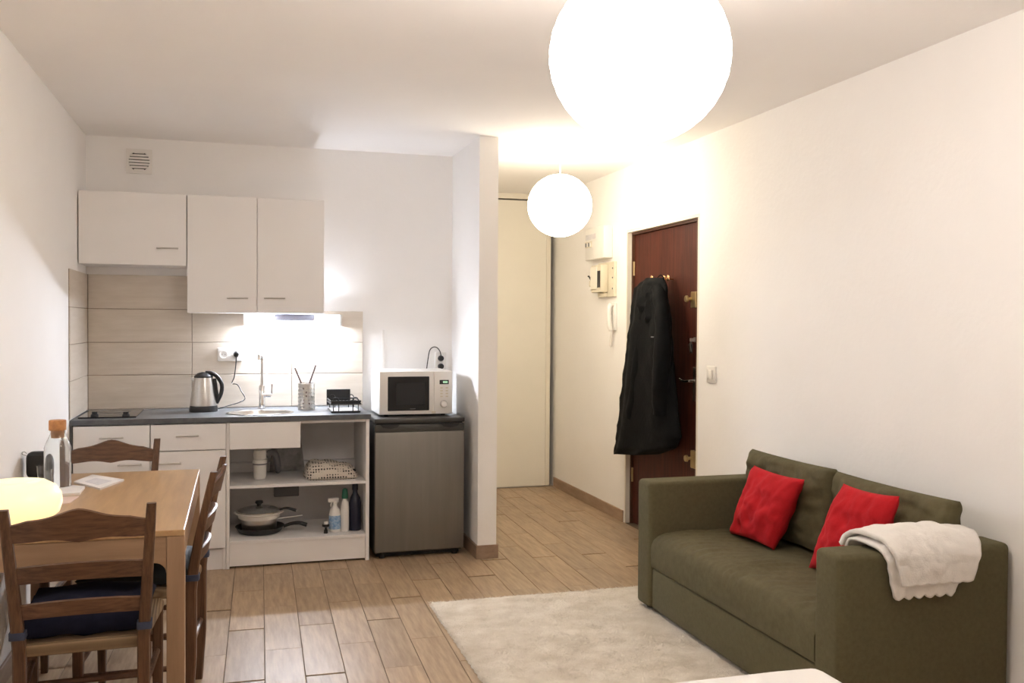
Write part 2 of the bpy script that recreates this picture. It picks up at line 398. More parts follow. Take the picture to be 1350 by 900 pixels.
# entrance door
DX = XR+0.052
d1 = struct('door_1', box(nb(), DX, DX+0.045, 5.17, 6.135, 0.004, 2.068, 0.003, 1), DOORW, label='dark mahogany entrance door with brass locks')
b = nb(); box(b, XR+0.034, XR+0.12, 6.136, 6.165, 0, 2.10); box(b, XR+0.034, XR+0.12, 5.068, 5.169, 0, 2.10); box(b, XR+0.034, XR+0.12, 5.169, 6.136, 2.070, 2.10)
obj('door_frame', b, FRAMEW, d1)
b = nb()
box(b, XR+0.0005, XR+0.034, 6.150, 6.1645, 0, 2.104); box(b, XR+0.0005, XR+0.034, 5.0675, 5.09, 0, 2.104); box(b, XR+0.0005, XR+0.034, 5.09, 6.150, 2.085, 2.104)
obj('painted_reveal', b, CREAMP, d1)
obj('backing', box(nb(), XR+0.17, XR+0.20, 5.05, 6.18, 0, 2.11), DARKIN, d1)
for z in (1.83, 0.35):
    b = nb(); tube(b, [(DX-0.006, 6.132, z-0.05), (DX-0.006, 6.132, z+0.05)], 0.008, 8); obj('hinge', b, BRASS, d1, True)
def dpt(u, v): return at(u, v, 0, DX)
# long handle plate and lever
p = dpt(916.5, 502)
hp = obj('handle_plate', box(nb(), DX-0.006, DX, p.y-0.020, p.y+0.022, p.z-0.125, p.z+0.085, 0.003, 1), STEEL, d1)
b = nb(); tube(b, [(DX, p.y, p.z), (DX-0.045, p.y, p.z)], 0.009, 10)
tube(b, [(DX-0.045, p.y-0.005, p.z), (DX-0.05, p.y+0.06, p.z-0.004), (DX-0.046, p.y+0.12, p.z+0.006)], 0.008, 10)
obj('lever', b, CHROME, hp, True)
for (u, v, hh) in ((918, 395, 0.05), (917.5, 605, 0.055)):
    p = dpt(u, v); b = nb(); box(b, DX-0.03, DX, p.y-0.05, p.y+0.02, p.z-hh, p.z+hh, 0.004, 1)
    lk = obj('lock', b, BRASS, d1)
    b = nb(); lathe(b, [(0, 0), (0.010, 0), (0.010, 0.02), (0.022, 0.028), (0.020, 0.04), (0, 0.042)], (DX-0.028, p.y+0.012, p.z+0.005), 16, 'X')
    for q in b.verts: q.co.x = 2*(DX-0.028)-q.co.x
    obj('thumb_turn', b, BRASS, lk, True)
p = dpt(919, 452); ky = thing('keys', 'bunch of keys hanging from the middle door lock', 'keys', (DX, p.y, p.z))
b = nb(); cyl(b, 0.016, 0.02, (DX-0.021, p.y, p.z+0.02), 'X', 16); obj('lock_cylinder', b, STEEL, ky, True)
b = nb(); box(b, DX-0.05, DX-0.021, p.y-0.002, p.y+0.002, p.z+0.01, p.z+0.03, 0.001, 1); obj('key', b, STEEL, ky)
for i, (dy, dz, rr) in enumerate(((0.006, -0.05, 0.012), (-0.004, -0.055, 0.014), (0.014, -0.03, 0.012))):
    b = nb(); box(b, -0.0015, 0.0015, -rr, rr, -0.028, 0.028, 0.001, 1)
    bmesh.ops.rotate(b, cent=(0, 0, 0), matrix=Matrix.Rotation(0.3*(i-1), 3, 'X'), verts=b.verts[:])
    bmesh.ops.translate(b, vec=(DX-0.045+0.004*i, p.y+dy, p.z+dz+0.02), verts=b.verts[:]); obj('key', b, BLACK if i == 1 else STEEL, ky)
# coat hooks
for (u, v, lab) in ((871, 368, 'brass flower-shaped coat hook carrying the black coat'), (887.5, 368, 'brass flower-shaped double coat hook left empty on the door')):
    p = dpt(u, v); hk = thing('coat_hook', lab, 'hook', (DX, p.y, p.z), group='coat hooks on the entrance door')
    for s in ((-1, 1) if 'empty' in lab else (1,)):
        b = nb(); tube(b, [(DX, p.y, p.z), (DX-0.03, p.y+s*0.012, p.z+0.002), (DX-0.045, p.y+s*0.026, p.z+0.006)], 0.005, 8); obj('stem', b, HOOK, hk, True)
        b = nb()
        bmesh.ops.create_uvsphere(b, u_segments=20, v_segments=10, radius=1)
        for q in b.verts:
            a = math.atan2(q.co.z, q.co.y); rr = 0.020*(1+0.14*math.cos(5*a)); q.co = Vector((q.co.x*0.009, q.co.y*rr, q.co.z*rr))
        bmesh.ops.translate(b, vec=(DX-0.05, p.y+s*0.030, p.z+0.006), verts=b.verts[:]); obj('petal_knob', b, HOOK, hk, True)

# closet sliding door at the end of the hall
cl = struct('door_2', box(nb(), XP1+0.013, 2.600, DC, DC+0.02, 0.012, 2.50), CLOSET, label='tall cream sliding closet door at the end of the hall')
b = nb(); box(b, 2.600, 2.640, DC-0.008, DC+0.024, 0.012, 2.50, 0.002, 1); obj('stile', b, CREAMP, cl)
b = nb(); box(b, XP1+0.001, XR-0.001, DC-0.012, DC+0.03, 2.512, H-0.001, 0.002, 1); obj('top_rail', b, CREAMP, cl)
b = nb(); box(b, XP1+0.013, XR-0.013, DC-0.005, DC+0.028, 0.001, 0.010, 0.001, 1); obj('bottom_track', b, STEEL, cl)

# wall vent
v0, v1 = at(166, 195, 1, D-0.01), at(200.5, 230, 1, D-0.01); vc = (v0+v1)/2; vw = (v1.x-v0.x)/2
vt = thing('wall_vent', 'square white ventilation grille with a round slatted opening high on kitchen wall', 'vent', (vc.x, D, vc.z))
b = nb(); n = 40; R1 = 0.066
out = []; inn = []
for i in range(n):
    a = 2*PI*i/n; ca, sa = math.cos(a), math.sin(a); m = vw/max(abs(ca), abs(sa)); out.append((vc.x+ca*m, vc.z+sa*m)); inn.append((vc.x+ca*R1*0.93, vc.z+sa*R1*0.93))
def ringplate(b, inn, out, y0, y1):
    A = [[b.verts.new((x, y, z)) for x, z in L_] for L_, y in ((inn, y0), (out, y0), (out, y1), (inn, y1))]
    for j in range(4):
        a, c = A[j], A[(j+1) % 4]
        for i in range(len(a)): b.faces.new((a[i], a[(i+1) % len(a)], c[(i+1) % len(a)], c[i]))
    bmesh.ops.recalc_face_normals(b, faces=b.faces[:])
ringplate(b, inn, out, D-0.014, D-0.0005)
obj('plate', b, WPLAST, vt)
b = nb(); cyl(b, R1*0.92, 0.003, (vc.x, D-0.0005, vc.z), 'Y', 32); obj('duct', b, DARKIN, vt)
for i in range(7):
    z = vc.z-0.054+i*0.018; hw = math.sqrt(max(0, (R1*0.93)**2-(z-vc.z)**2))
    b = nb(); box(b, vc.x-hw, vc.x+hw, D-0.016, D-0.004, z-0.0064, z+0.0064, 0.001, 1)
    obj('slat', b, WPLAST, vt)
# trunking on kitchen wall
p = at(505, 440, 1, D); tag(obj('cable_trunking', box(nb(), p.x-0.006, p.x+0.008, D-0.003, D, 0.86, 1.38, 0.001, 1), WPLAST), 'thin white cable trunking running down the wall behind the fridge', 'trunking')

# ------------------------------------------------------------------ kitchen base units
FD = 5.578; BK = D-0.002; CT = 0.851
obj_gable = tag(obj('end_panel', box(nb(), XL+0.001, -0.868, 5.562, BK, 0, CT), DARKTOP), 'dark grey end panel closing the kitchen units against the left wall', 'panel')
def base_unit(x0, x1, label, hx, dhx):
    t = thing('base_cabinet', label, 'cabinet', ((x0+x1)/2, (FD+BK)/2, 0), group='white base cabinets with a drawer and a door')
    b = nb(); box(b, x0, x0+0.016, FD+0.002, BK, 0, CT); box(b, x1-0.016, x1, FD+0.002, BK, 0, CT); box(b, x0+0.016, x1-0.016, FD+0.02, BK, 0.125, 0.141); box(b, x0+0.016, x1-0.016, BK-0.006, BK, 0.141, CT)
    obj('body', b, WHITEIN, t)
    dr = obj('drawer', box(nb(), x0+0.002, x1-0.002, FD-0.017, FD, 0.698, 0.846, 0.0015, 1), WHITE, t)
    obj('handle', handle(nb(), hx[0], hx[1], FD-0.017, 0.782), STEEL, dr, True)
    do = obj('door', box(nb(), x0+0.002, x1-0.002, FD-0.017, FD, 0.130, 0.693, 0.0015, 1), WHITE, t)
    obj('handle', handle(nb(), dhx[0], dhx[1], FD-0.017, 0.628), STEEL, do, True)
    obj('plinth', box(nb(), x0+0.017, x1-0.017, FD+0.012, FD+0.026, 0.0, 0.122), WHITEIN, t)
def fx(u, v): return at(u, v, 1, FD-0.03).x
base_unit(-0.866, -0.468, 'white base cabinet under the hob, next to the dark end panel', (fx(131, 577), fx(163, 577)), (fx(155, 617), fx(187, 617)))
base_unit(-0.466, -0.060, 'white base cabinet with a drawer under the electric kettle', (fx(232, 578), fx(262, 578)), (fx(207, 617), fx(239, 617)))
X0, X1 = -0.058, 0.764
ou = thing('open_cabinet', 'white open-fronted sink base unit with two shelves of cookware', 'cabinet', ((X0+X1)/2, (FD+BK)/2, 0))
obj('side_panel', box(nb(), X0, X0+0.018, FD-0.004, BK, 0, CT, 0.0008, 1), WHITE, ou)
obj('side_panel', box(nb(), X1-0.020, X1, FD-0.004, BK, 0, CT, 0.0008, 1), WHITE, ou)
obj('shelf', box(nb(), X0+0.019, X1-0.021, FD+0.004, 6.085, 0.140, 0.158, 0.0008, 1), WHITEIN, ou)
obj('shelf', box(nb(), X0+0.019, X1-0.021, FD+0.004, 6.085, 0.463, 0.480, 0.0008, 1), WHITEIN, ou)
obj('plinth', box(nb(), X0+0.019, X1-0.021, FD+0.010, FD+0.026, 0.012, 0.139), WHITE, ou)
obj('back_panel', box(nb(), X0+0.019, X1-0.021, BK-0.008, BK, 0.05, CT), WHITEIN, ou)
obj('sink_front', box(nb(), X0+0.019, 0.358, FD-0.017, FD+0.001, 0.694, 0.847, 0.0012, 1), WHITE, ou)
obj('front_rail', box(nb(), 0.359, X1-0.021, FD+0.002, FD+0.06, 0.836, CT), WHITEIN, ou)
obj('back_ledge', box(nb(), X0+0.019, X1-0.021, 6.10, BK-0.009, 0.46, 0.535), WHITEIN, ou)

# worktop with an oval cut-out for the sink
SC, SA, SB = Vector((0.135, 5.775)), 0.185, 0.150
def worktop():
    b = nb(); x0, x1, y0, y1, z0, z1 = XL+0.001, 0.770, 5.556, D-0.0005, 0.852, WT
    angs = sorted([2*PI*i/72 for i in range(72)]+[math.atan2(y-SC.y, x-SC.x) % (2*PI) for x in (x0, x1) for y in (y0, y1)])
    E, R = [], []
    for a in angs:
        ca, sa = math.cos(a), math.sin(a); E.append((SC.x+SA*ca, SC.y+SB*sa))
        ts = [((x1 if ca > 0 else x0)-SC.x)/ca if abs(ca) > 1e-9 else 1e9, ((y1 if sa > 0 else y0)-SC.y)/sa if abs(sa) > 1e-9 else 1e9]
        t = min(ts); R.append((SC.x+ca*t, SC.y+sa*t))
    n = len(angs); rings = [[b.verts.new((x, y, z)) for x, y in L_] for L_, z in ((E, z1), (R, z1), (R, z0), (E, z0))]
    for j in range(4):
        p, q = rings[j], rings[(j+1) % 4]
        for i in range(n): b.faces.new((p[i], p[(i+1) % n], q[(i+1) % n], q[i]))
    bmesh.ops.recalc_face_normals(b, faces=b.faces[:])
    return b
tag(obj('worktop', worktop(), DARKTOP), 'dark slate-grey kitchen worktop above the white base units', 'worktop')
# sink
sk = thing('sink', 'small oval stainless steel sink set into the dark worktop', 'sink', (SC.x, SC.y, WT))
b = nb(); lathe(b, [(1.06, 0.001), (1.07, 0.004), (1.03, 0.006), (0.985, 0.003)], (0, 0, 0), 56, sx=SA, sy=SB); obj('rim', b, CHROME, sk, True, world=False)
b = nb(); lathe(b, [(0.985, 0.003), (0.96, -0.008), (0.93, -0.10), (0.80, -0.135), (0.20, -0.145), (0, -0.146)], (0, 0, 0), 56, sx=SA, sy=SB); obj('bowl', b, STEEL, sk, True, world=False)
b = nb(); lathe(b, [(0.035, -0.144), (0.035, -0.139), (0.012, -0.141), (0, -0.141)], (0, 0, 0), 24); obj('drain', b, CHROME, sk, True, world=False)
b = nb(); tube(b, [(-0.03, SB*0.90, -0.03), (0.03, SB*0.90, -0.03)], 0.008, 8); obj('overflow', b, BLACK, sk, True, world=False)
# faucet
fp = at(345, 537, 2, WT); fp = Vector((fp.x, 6.06, WT))
fc = thing('faucet', 'tall chrome kitchen tap with a side lever behind the sink', 'faucet', fp)
b = nb(); lathe(b, [(0, 0), (0.025, 0), (0.025, 0.008), (0.0195, 0.012), (0.0195, 0.145), (0.015, 0.152), (0, 0.152)], n=24); obj('body', b, CHROME, fc, True, world=False)
b = nb(); tube(b, [(0, 0, 0.15), (0, 0, 0.25), (0, 0, 0.315), (-0.004, -0.015, 0.338), (-0.01, -0.05, 0.345), (-0.02, -0.15, 0.345), (-0.022, -0.165, 0.335), (-0.022, -0.168, 0.315)], 0.0105, 12); obj('spout', b, CHROME, fc, True, world=False)
b = nb(); tube(b, [(0.015, -0.004, 0.085), (0.055, -0.012, 0.085)], 0.013, 14); lv = obj('lever_body', b, CHROME, fc, True, world=False)
b = nb(); tube(b, [(0.052, -0.012, 0.085), (0.058, -0.012, 0.10), (0.060, -0.012, 0.155)], 0.005, 8); obj('lever', b, CHROME, lv, True, world=False)
# hob
hb = thing('hob', 'low black glass two-zone hob with two front knobs', 'hob', (-0.70, 5.87, WT))
obj('glass', box(nb(), -0.852, -0.548, 5.645, 6.10, WT+0.0002, WT+0.008, 0.002, 1), BLKGLASS, hb)
for y, r in ((5.80, 0.072), (5.98, 0.09)):
    b = nb(); ringplate(b, [(math.cos(2*PI*i/40)*(r-0.003), math.sin(2*PI*i/40)*(r-0.003)) for i in range(40)], [(math.cos(2*PI*i/40)*r, math.sin(2*PI*i/40)*r) for i in range(40)], 0, 0.0006)
    bmesh.ops.rotate(b, cent=(0, 0, 0), matrix=Matrix.Rotation(PI/2, 3, 'X'), verts=b.verts[:]); bmesh.ops.translate(b, vec=(-0.70, y, WT+0.0082), verts=b.verts[:]); obj('cooking_zone', b, GREYPVC, hb)
for u in (124, 165.5):
    q = at(u, 549, 2, WT+0.008); b = nb(); lathe(b, [(0, 0), (0.021, 0), (0.020, 0.010), (0.015, 0.014), (0.015, 0.026), (0, 0.027)], (q.x, q.y+0.02, WT+0.008), 20); obj('knob', b, BLACK, hb, True)

# ------------------------------------------------------------------ wall cupboards
UY = 5.833
def wall_unit(x0, x1, z0, z1, doors, label):
    t = thing('wall_cabinet', label, 'cabinet', ((x0+x1)/2, (UY+BK)/2, z0), group='white wall cupboards above the worktop')
    b = nb(); box(b, x0, x1, UY+0.019, BK, z0, z1, 0.001, 1); obj('body', b, WHITEIN, t)
    for a, c, h0, h1, hz in doors:
        d = obj('door', box(nb(), a+0.0015, c-0.0015, UY, UY+0.017, z0, z1, 0.0015, 1), WHITE, t)
        obj('handle', handle(nb(), h0, h1, UY, hz), STEEL, d, True)
def ux(u, v): return at(u, v, 1, UY-0.024)
wall_unit(-0.876, -0.287, 1.760, 2.181, [(-0.876, -0.287, ux(206, 327).x, ux(235, 327).x, ux(220, 327).z)], 'short wide white wall cupboard with one flap over the hob')
wall_unit(-0.284, 0.518, 1.483, 2.181, [(-0.284, 0.117, ux(299, 393).x, ux(327, 393).x, ux(313, 393).z), (0.117, 0.518, ux(348, 393).x, ux(376, 393).x, ux(362, 393).z)], 'tall double-door white wall cupboard over the sink')
# under-cupboard light
ul = thing('under_cabinet_light', 'glowing tube light on the tiled wall just under the tall cupboard', 'lamp', (0.34, D-0.01, 1.44))
obj('housing', box(nb(), 0.04, 0.66, D-0.045, D-0.010, 1.455, 1.481, 0.003, 1), WPLAST, ul)
b = nb(); tube(b, [(0.06, D-0.052, 1.425), (0.64, D-0.052, 1.425)], 0.013, 14); obj('tube', b, TUBEM, ul, True)
for x in (0.045, 0.645): obj('end_cap', box(nb(), x-0.006, x+0.010, D-0.070, D-0.010, 1.408, 1.481, 0.003, 1), WPLAST, ul)
q0, q1 = at(362, 414, 1, 6.06), at(415, 423, 1, 6.06)
obj('cover', box(nb(), q0.x, q1.x, 6.055, 6.065, q1.z, 1.482, 0.002, 1), GREYCAP, ul)

# ------------------------------------------------------------------ sockets and cables
def outlet_pair(c, w, h, label, n=2):
    t = thing('power_socket', label, 'socket', (c.x, c.y, c.z))
    obj('plate', box(nb(), c.x-w/2, c.x+w/2, c.y-0.012, c.y, c.z-h/2, c.z+h/2, 0.003, 2), WPLAST, t, True)
    for k in range(n):
        x = c.x+(k-(n-1)/2)*w/n*1.0
        b = nb(); lathe(b, [(0.026, -0.001), (0.026, 0.0035), (0.021, 0.0035), (0.020, 0.0012), (0, 0.0012)], (x, c.y-0.012, c.z), 24, 'Y'); s = obj('socket_well', b, WPLAST, t, True)
        b = nb()
        for dx in (-0.009, 0.009): cyl(b, 0.0025, 0.001, (x+dx, c.y-0.0132, c.z), 'Y', 8)
        obj('pin_hole', b, BLACK, s)
    return t
oc = at(303, 467, 1, D-0.009); outlet_pair(Vector((oc.x, D-0.009, oc.z)), 0.15, 0.085, 'white double power socket on the backsplash tiles behind the kettle')
def plug(x, y, z, label, r=0.019, wire=None):
    t = thing('power_plug', label, 'plug', (x, y, z))
    b = nb(); lathe(b, [(0, 0), (r, 0), (r, 0.012), (r*0.8, 0.030), (0, 0.032)], (x, y, z), 20, 'Y'); obj('plug_body', b, BLACK, t, True)
    if wire: b = nb(); tube(b, wire, 0.0033, 8); obj('cord', b, BLACK, t, True)
    return t
K = Vector((-0.195, 5.965, WT))
pk = at(311.5, 467, 1, D-0.03)
def P_(u, v, y): q = at(u, v, 1, y); return (q.x, q.y, q.z)
plug(pk.x, D-0.024, pk.z, 'black plug with the kettle cord in the tiled wall socket', 0.018,
     [(pk.x, D-0.045, pk.z-0.01), P_(311, 480, D-0.045), P_(309, 496, D-0.04), P_(306, 505, D-0.05), P_(313, 507, D-0.06), P_(319, 517, D-0.08), P_(323, 525, D-0.10), P_(316, 530, 6.04), P_(300, 535, 6.01), (K.x+0.085, 5.985, WT+0.012)])
mw = at(580.5, 472, 1, D); m2 = at(580.5, 482.5, 1, D)
ms = obj('power_socket', box(nb(), mw.x-0.04, mw.x+0.04, D-0.011, D, m2.z-0.04, mw.z+0.04, 0.003, 2), WPLAST, None, True); tag(ms, 'white vertical double wall socket above the microwave', 'socket')
plug(mw.x, D-0.013, mw.z, 'upper black plug with a looped cord above the microwave', 0.020,
     [(mw.x, D-0.035, mw.z+0.01), P_(580, 463, D-0.035), P_(576, 458, D-0.03), P_(571, 457.5, D-0.03), P_(566.5, 462, D-0.03), P_(564, 475, D-0.03), P_(562, 490, D-0.03), (at(562, 500, 1, D-0.03).x-0.01, D-0.03, 1.05)])
plug(m2.x, D-0.013, m2.z, 'lower black plug just above the microwave', 0.020, [(m2.x, D-0.035, m2.z-0.01), (m2.x+0.002, D-0.04, m2.z-0.06), (m2.x, D-0.035, m2.z-0.13)])
# light switch by the door
q0, q1 = at(933, 482, 0, XR), at(944.5, 505, 0, XR)
ls = thing('light_switch', 'white square light switch on the wall right of the entrance door', 'switch', (XR, (q0.y+q1.y)/2, (q0.z+q1.z)/2))
obj('plate', box(nb(), XR-0.010, XR, q1.y, q0.y, q1.z, q0.z, 0.003, 2), WPLAST, ls, True)
cy, cz = (q0.y+q1.y)/2, (q0.z+q1.z)/2
obj('rocker', box(nb(), XR-0.016, XR-0.009, cy-0.026, cy+0.026, cz-0.026, cz+0.026, 0.003, 2), WPLAST, ls, True)

# ------------------------------------------------------------------ fridge and microwave
FX0, FX1, FY, FZ = 0.797, 1.349, 5.566, 0.85
fr = thing('fridge', 'small grey under-counter fridge with a brushed metal door', 'fridge', ((FX0+FX1)/2, 5.84, 0))
obj('body', box(nb(), FX0+0.004, FX1-0.004, FY+0.055, 6.12, 0.022, 0.815, 0.004, 2), FRDARK, fr, True)
obj('top', box(nb(), FX0-0.002, FX1+0.002, FY+0.002, 6.125, 0.822, FZ, 0.006, 3), FRDARK, fr, True)
obj('top_gasket', box(nb(), FX0+0.01, FX1-0.01, FY+0.02, 6.11, 0.814, 0.8225), BLACK, fr)
dr = obj('door', box(nb(), FX0, FX1, FY, FY+0.05, 0.04, 0.768, 0.006, 3), FRSTEEL, fr, True)
b = nb(); box(b, FX0, FX1, FY+0.004, FY+0.05, 0.7685, 0.813, 0.004, 2); obj('handle_strip', b, FRDARK, fr, True)
for s in (0, 1):
    b = nb(); xx = FX0+0.03 if s == 0 else FX1-0.15
    poly = [(xx, 0.815), (xx+0.12, 0.815), (xx+0.105, 0.797), (xx+0.06, 0.789), (xx+0.015, 0.797)]
    prism(b, poly, FY-0.002, FY+0.003, 1); obj('grip_recess', b, BLACK, fr)
obj('kick_strip', box(nb(), FX0+0.02, FX1-0.02, FY+0.06, FY+0.08, 0.004, 0.022), BLACKM, fr)
for x in (FX0+0.05, FX1-0.05):
    for y in (FY+0.045, 6.07): b = nb(); cyl(b, 0.018, 0.04, (x, y, 0.0), n=14); obj('foot', b, BLACK, fr, True)
MX0, MX1, MY, MZ0, MZ1 = 0.838, 1.298, 5.680, FZ+0.012, 1.130
mi = thing('microwave', 'white microwave oven standing on the fridge', 'microwave', ((MX0+MX1)/2, 5.86, FZ))
obj('body', box(nb(), MX0, MX1, MY+0.018, 6.03, MZ0, MZ1, 0.006, 2), WPLAST, mi, True)
PX = MX1-0.118
md = obj('door', box(nb(), MX0+0.001, PX-0.001, MY, MY+0.0175, MZ0+0.001, MZ1-0.001, 0.005, 2), WPLAST, mi, True)
obj('window', box(nb(), MX0+0.052, PX-0.03, MY-0.003, MY+0.004, MZ0+0.024, MZ1-0.032, 0.003, 1), BLKGLASS, md)
obj('mesh_pane', box(nb(), MX0+0.105, PX-0.058, MY-0.0042, MY-0.002, MZ0+0.06, MZ1-0.072, 0.001, 1), BLACKM, md)
obj('badge', box(nb(), MX0+0.19, MX0+0.225, MY-0.0040, MY-0.002, MZ0+0.034, MZ0+0.038), GREYPVC, md)
pn = obj('control_panel', box(nb(), PX, MX1-0.001, MY, MY+0.0175, MZ0+0.001, MZ1-0.001, 0.005, 2), WPLAST, mi, True)
obj('display_bezel', box(nb(), PX+0.035, PX+0.094, MY-0.002, MY+0.002, MZ1-0.082, MZ1-0.055, 0.001, 1), BLACK, pn)
LS = 'display'
# the green 7-segment read-out
b = nb()
for i, dx in enumerate((0.058, 0.068, 0.078)):
    for dz in (-0.005, 0.0, 0.005): box(b, PX+dx, PX+dx+0.006, MY-0.0032, MY-0.0022, MZ1-0.0685+dz-0.0007, MZ1-0.0685+dz+0.0007)
    for sx in (0, 0.005): box(b, PX+dx+sx, PX+dx+sx+0.0014, MY-0.0032, MY-0.0022, MZ1-0.074, MZ1-0.063)
obj(LS, b, LCD, pn)
for r in range(4):
    for c in range(2):
        b = nb(); x = PX+0.040+c*0.034; z = MZ1-0.104-r*0.018
        box(b, x, x+0.016, MY-0.0015, MY+0.001, z-0.004, z+0.003, 0.001, 1); obj('button', b, CREAM, pn)
b = nb(); lathe(b, [(0, 0.016), (0.018, 0.016), (0.021, 0.0), ], (PX+0.062, MY+0.0005, MZ0+0.062), 28, 'Y')
obj('dial', b, WPLAST, pn, True)
b = nb(); lathe(b, [(0.021, 0.002), (0.0245, 0.002), (0.0245, 0), (0.021, 0)], (PX+0.062, MY+0.0005, MZ0+0.062), 28, 'Y'); obj('dial_ring', b, STEEL, pn, True)
obj('door_catch', box(nb(), PX-0.014, PX+0.012, MY-0.0012, MY+0.002, MZ0+0.004, MZ0+0.018, 0.0005, 1), CREAM, mi)
for x in (MX0+0.05, MX1-0.05):
    for y in (MY+0.05, 5.99): b = nb(); cyl(b, 0.014, 0.0125, (x, y, FZ), n=14); obj('foot', b, BLACK, mi, True)
b = nb(); tube(b, [(MX1-0.004, 5.86, 0.985), (MX1+0.018, 5.862, 0.975), (MX1+0.026, 5.864, 0.945), (MX1+0.016, 5.866, 0.915), (MX1-0.004, 5.87, 0.905)], 0.0035, 8); obj('side_cord', b, BLACK, mi, True)

# ------------------------------------------------------------------ things on the worktop
kt = thing('kettle', 'stainless steel electric kettle with black handle on the worktop', 'kettle', K)
b = nb(); lathe(b, [(0, 0), (0.083, 0), (0.084, 0.012), (0.080, 0.036), (0, 0.036)], n=36); obj('base', b, BLACK, kt, True, world=False)
b = nb(); lathe(b, [(0, 0.036), (0.079, 0.036), (0.079, 0.05), (0.064, 0.165), (0.056, 0.206), (0, 0.207)], n=40); obj('jug', b, STEEL, kt, True, world=False)
b = nb(); lathe(b, [(0, 0.2065), (0.056, 0.2065), (0.055, 0.216), (0.036, 0.233), (0.012, 0.240), (0, 0.240)], n=32); obj('lid', b, BLACK, kt, True, world=False)
b = nb(); tube(b, [(0.010, -0.01, 0.236), (0.045, -0.01, 0.234), (0.080, -0.012, 0.212), (0.106, -0.013, 0.165), (0.104, -0.013, 0.115), (0.086, -0.012, 0.072), (0.076, -0.01, 0.05)], 0.0125, 10)
obj('handle', b, BLACK, kt, True, world=False)
b = nb(); tube(b, [(0.060, -0.008, 0.20), (0.068, -0.008, 0.14), (0.078, -0.008, 0.06)], 0.015, 10); obj('water_gauge', b, BLACK, kt, True, world=False)
b = nb(); loft(b, [[(-0.050, -0.022, 0.206), (-0.050, 0.022, 0.206), (-0.055, 0.020, 0.180), (-0.055, -0.020, 0.180)], [(-0.078, -0.006, 0.206), (-0.078, 0.006, 0.206), (-0.068, 0.004, 0.190), (-0.068, -0.004, 0.190)]]); obj('spout', b, STEEL, kt, False, world=False)
# utensil holder
UP = Vector((0.418, 5.93, WT))
uh = thing('utensil_holder', 'perforated stainless steel utensil cup beside the sink', 'utensil holder', UP)
b = nb(); n = 36; rows = 14; R_ = 0.052; hgt = 0.165
grid = [[b.verts.new((R_*math.cos(2*PI*i/n), R_*math.sin(2*PI*i/n), hgt*j/rows)) for i in range(n)] for j in range(rows+1)]
for j in range(rows):
    for i in range(n): b.faces.new((grid[j][i], grid[j][(i+1) % n], grid[j+1][(i+1) % n], grid[j+1][i]))
holes = [f for k, f in enumerate(b.faces) if 1 <= (k//n) <= rows-3 and (k % n) % 2 == 0 and (k//n) % 2 == 1]
ret = bmesh.ops.inset_individual(b, faces=holes, thickness=0.0012)
bmesh.ops.delete(b, geom=holes, context='FACES')
obj('cup', b, STEEL, uh, True, world=False)
b = nb(); lathe(b, [(R_-0.001, hgt-0.004), (R_+0.0025, hgt-0.002), (R_+0.0025, hgt+0.003), (R_-0.001, hgt+0.004)], n=36); obj('rim', b, CHROME, uh, True, world=False)
b = nb(); lathe(b, [(0, 0.0005), (R_, 0.0005), (R_+0.001, 0.010), (R_, 0.016)], n=36); obj('foot_band', b, STEEL, uh, True, world=False)
for (s, ang, L_, lab, mat_) in ((-1, 0.36, 0.275, 'utensil handle leaning left out of the steel cup', WOODU), (1, 0.30, 0.285, 'utensil handle leaning right out of the steel cup', WOODU)):
    b = nb(); dx = math.sin(ang)*s; dz = math.cos(ang)
    p0 = Vector((UP.x-s*0.030, UP.y+0.012*s, WT+0.006))
    tube(b, [p0, p0+Vector((dx, 0, dz))*L_*0.5, p0+Vector((dx*1.05, 0, dz))*L_], [0.0035, 0.0055], 8)
    o = obj('cooking_utensil', b, mat_, None, True); tag(o, lab, 'utensil')
# folding black wire rack
q = at(452, 545, 2, WT)
rk = thing('dish_rack', 'small black two-tier wire rack at the right end of the worktop', 'rack', (0.625, 5.80, WT))
rx0, rx1, ry0, ry1 = 0.545, 0.722, 5.66, 5.90
def loopbar(b, pts, r=0.003): tube(b, pts, r, 6, smooth=False)
b = nb(); box(b, rx0, rx1, ry0, ry1, WT+0.001, WT+0.012, 0.003, 1); obj('tray', b, BLACK, rk)
b = nb(); box(b, rx0+0.006, rx1-0.006, ry0+0.006, ry1-0.006, WT+0.0115, WT+0.0135); obj('tray_liner', b, WPLAST, rk)
zt = WT+0.055
b = nb()
for (a, c) in (((rx0, ry0), (rx1, ry0)), ((rx1, ry0), (rx1, ry1)), ((rx1, ry1), (rx0, ry1)), ((rx0, ry1), (rx0, ry0))):
    tube(b, [(a[0], a[1], zt), (c[0], c[1], zt)], 0.0045, 6); tube(b, [(a[0], a[1], zt+0.016), (c[0], c[1], zt+0.016)], 0.0045, 6)
obj('upper_frame', b, BLACK, rk, True)
for i in range(8):
    b = nb(); x = rx0+0.012+i*(rx1-rx0-0.024)/7; tube(b, [(x, ry0, zt), (x, ry1, zt)], 0.0042, 6); obj('bar', b, BLACK, rk, True)
for (x, y) in ((rx0+0.03, ry0+0.004), (rx1-0.03, ry0+0.004), (rx0+0.03, ry1-0.004), (rx1-0.03, ry1-0.004)):
    b = nb(); tube(b, [(x-0.016, y, WT+0.010), (x-0.016, y, zt+0.028), (x-0.004, y, zt+0.038), (x+0.008, y, zt+0.036), (x+0.016, y, zt+0.02), (x+0.016, y, WT+0.010)], 0.003, 6); obj('leg_loop', b, BLACK, rk, True)
b = nb(); box(b, rx0-0.004, rx1-0.034, ry1+0.002, ry1+0.012, WT+0.03, WT+0.128, 0.002, 1); obj('back_plate', b, BLACKM, rk)
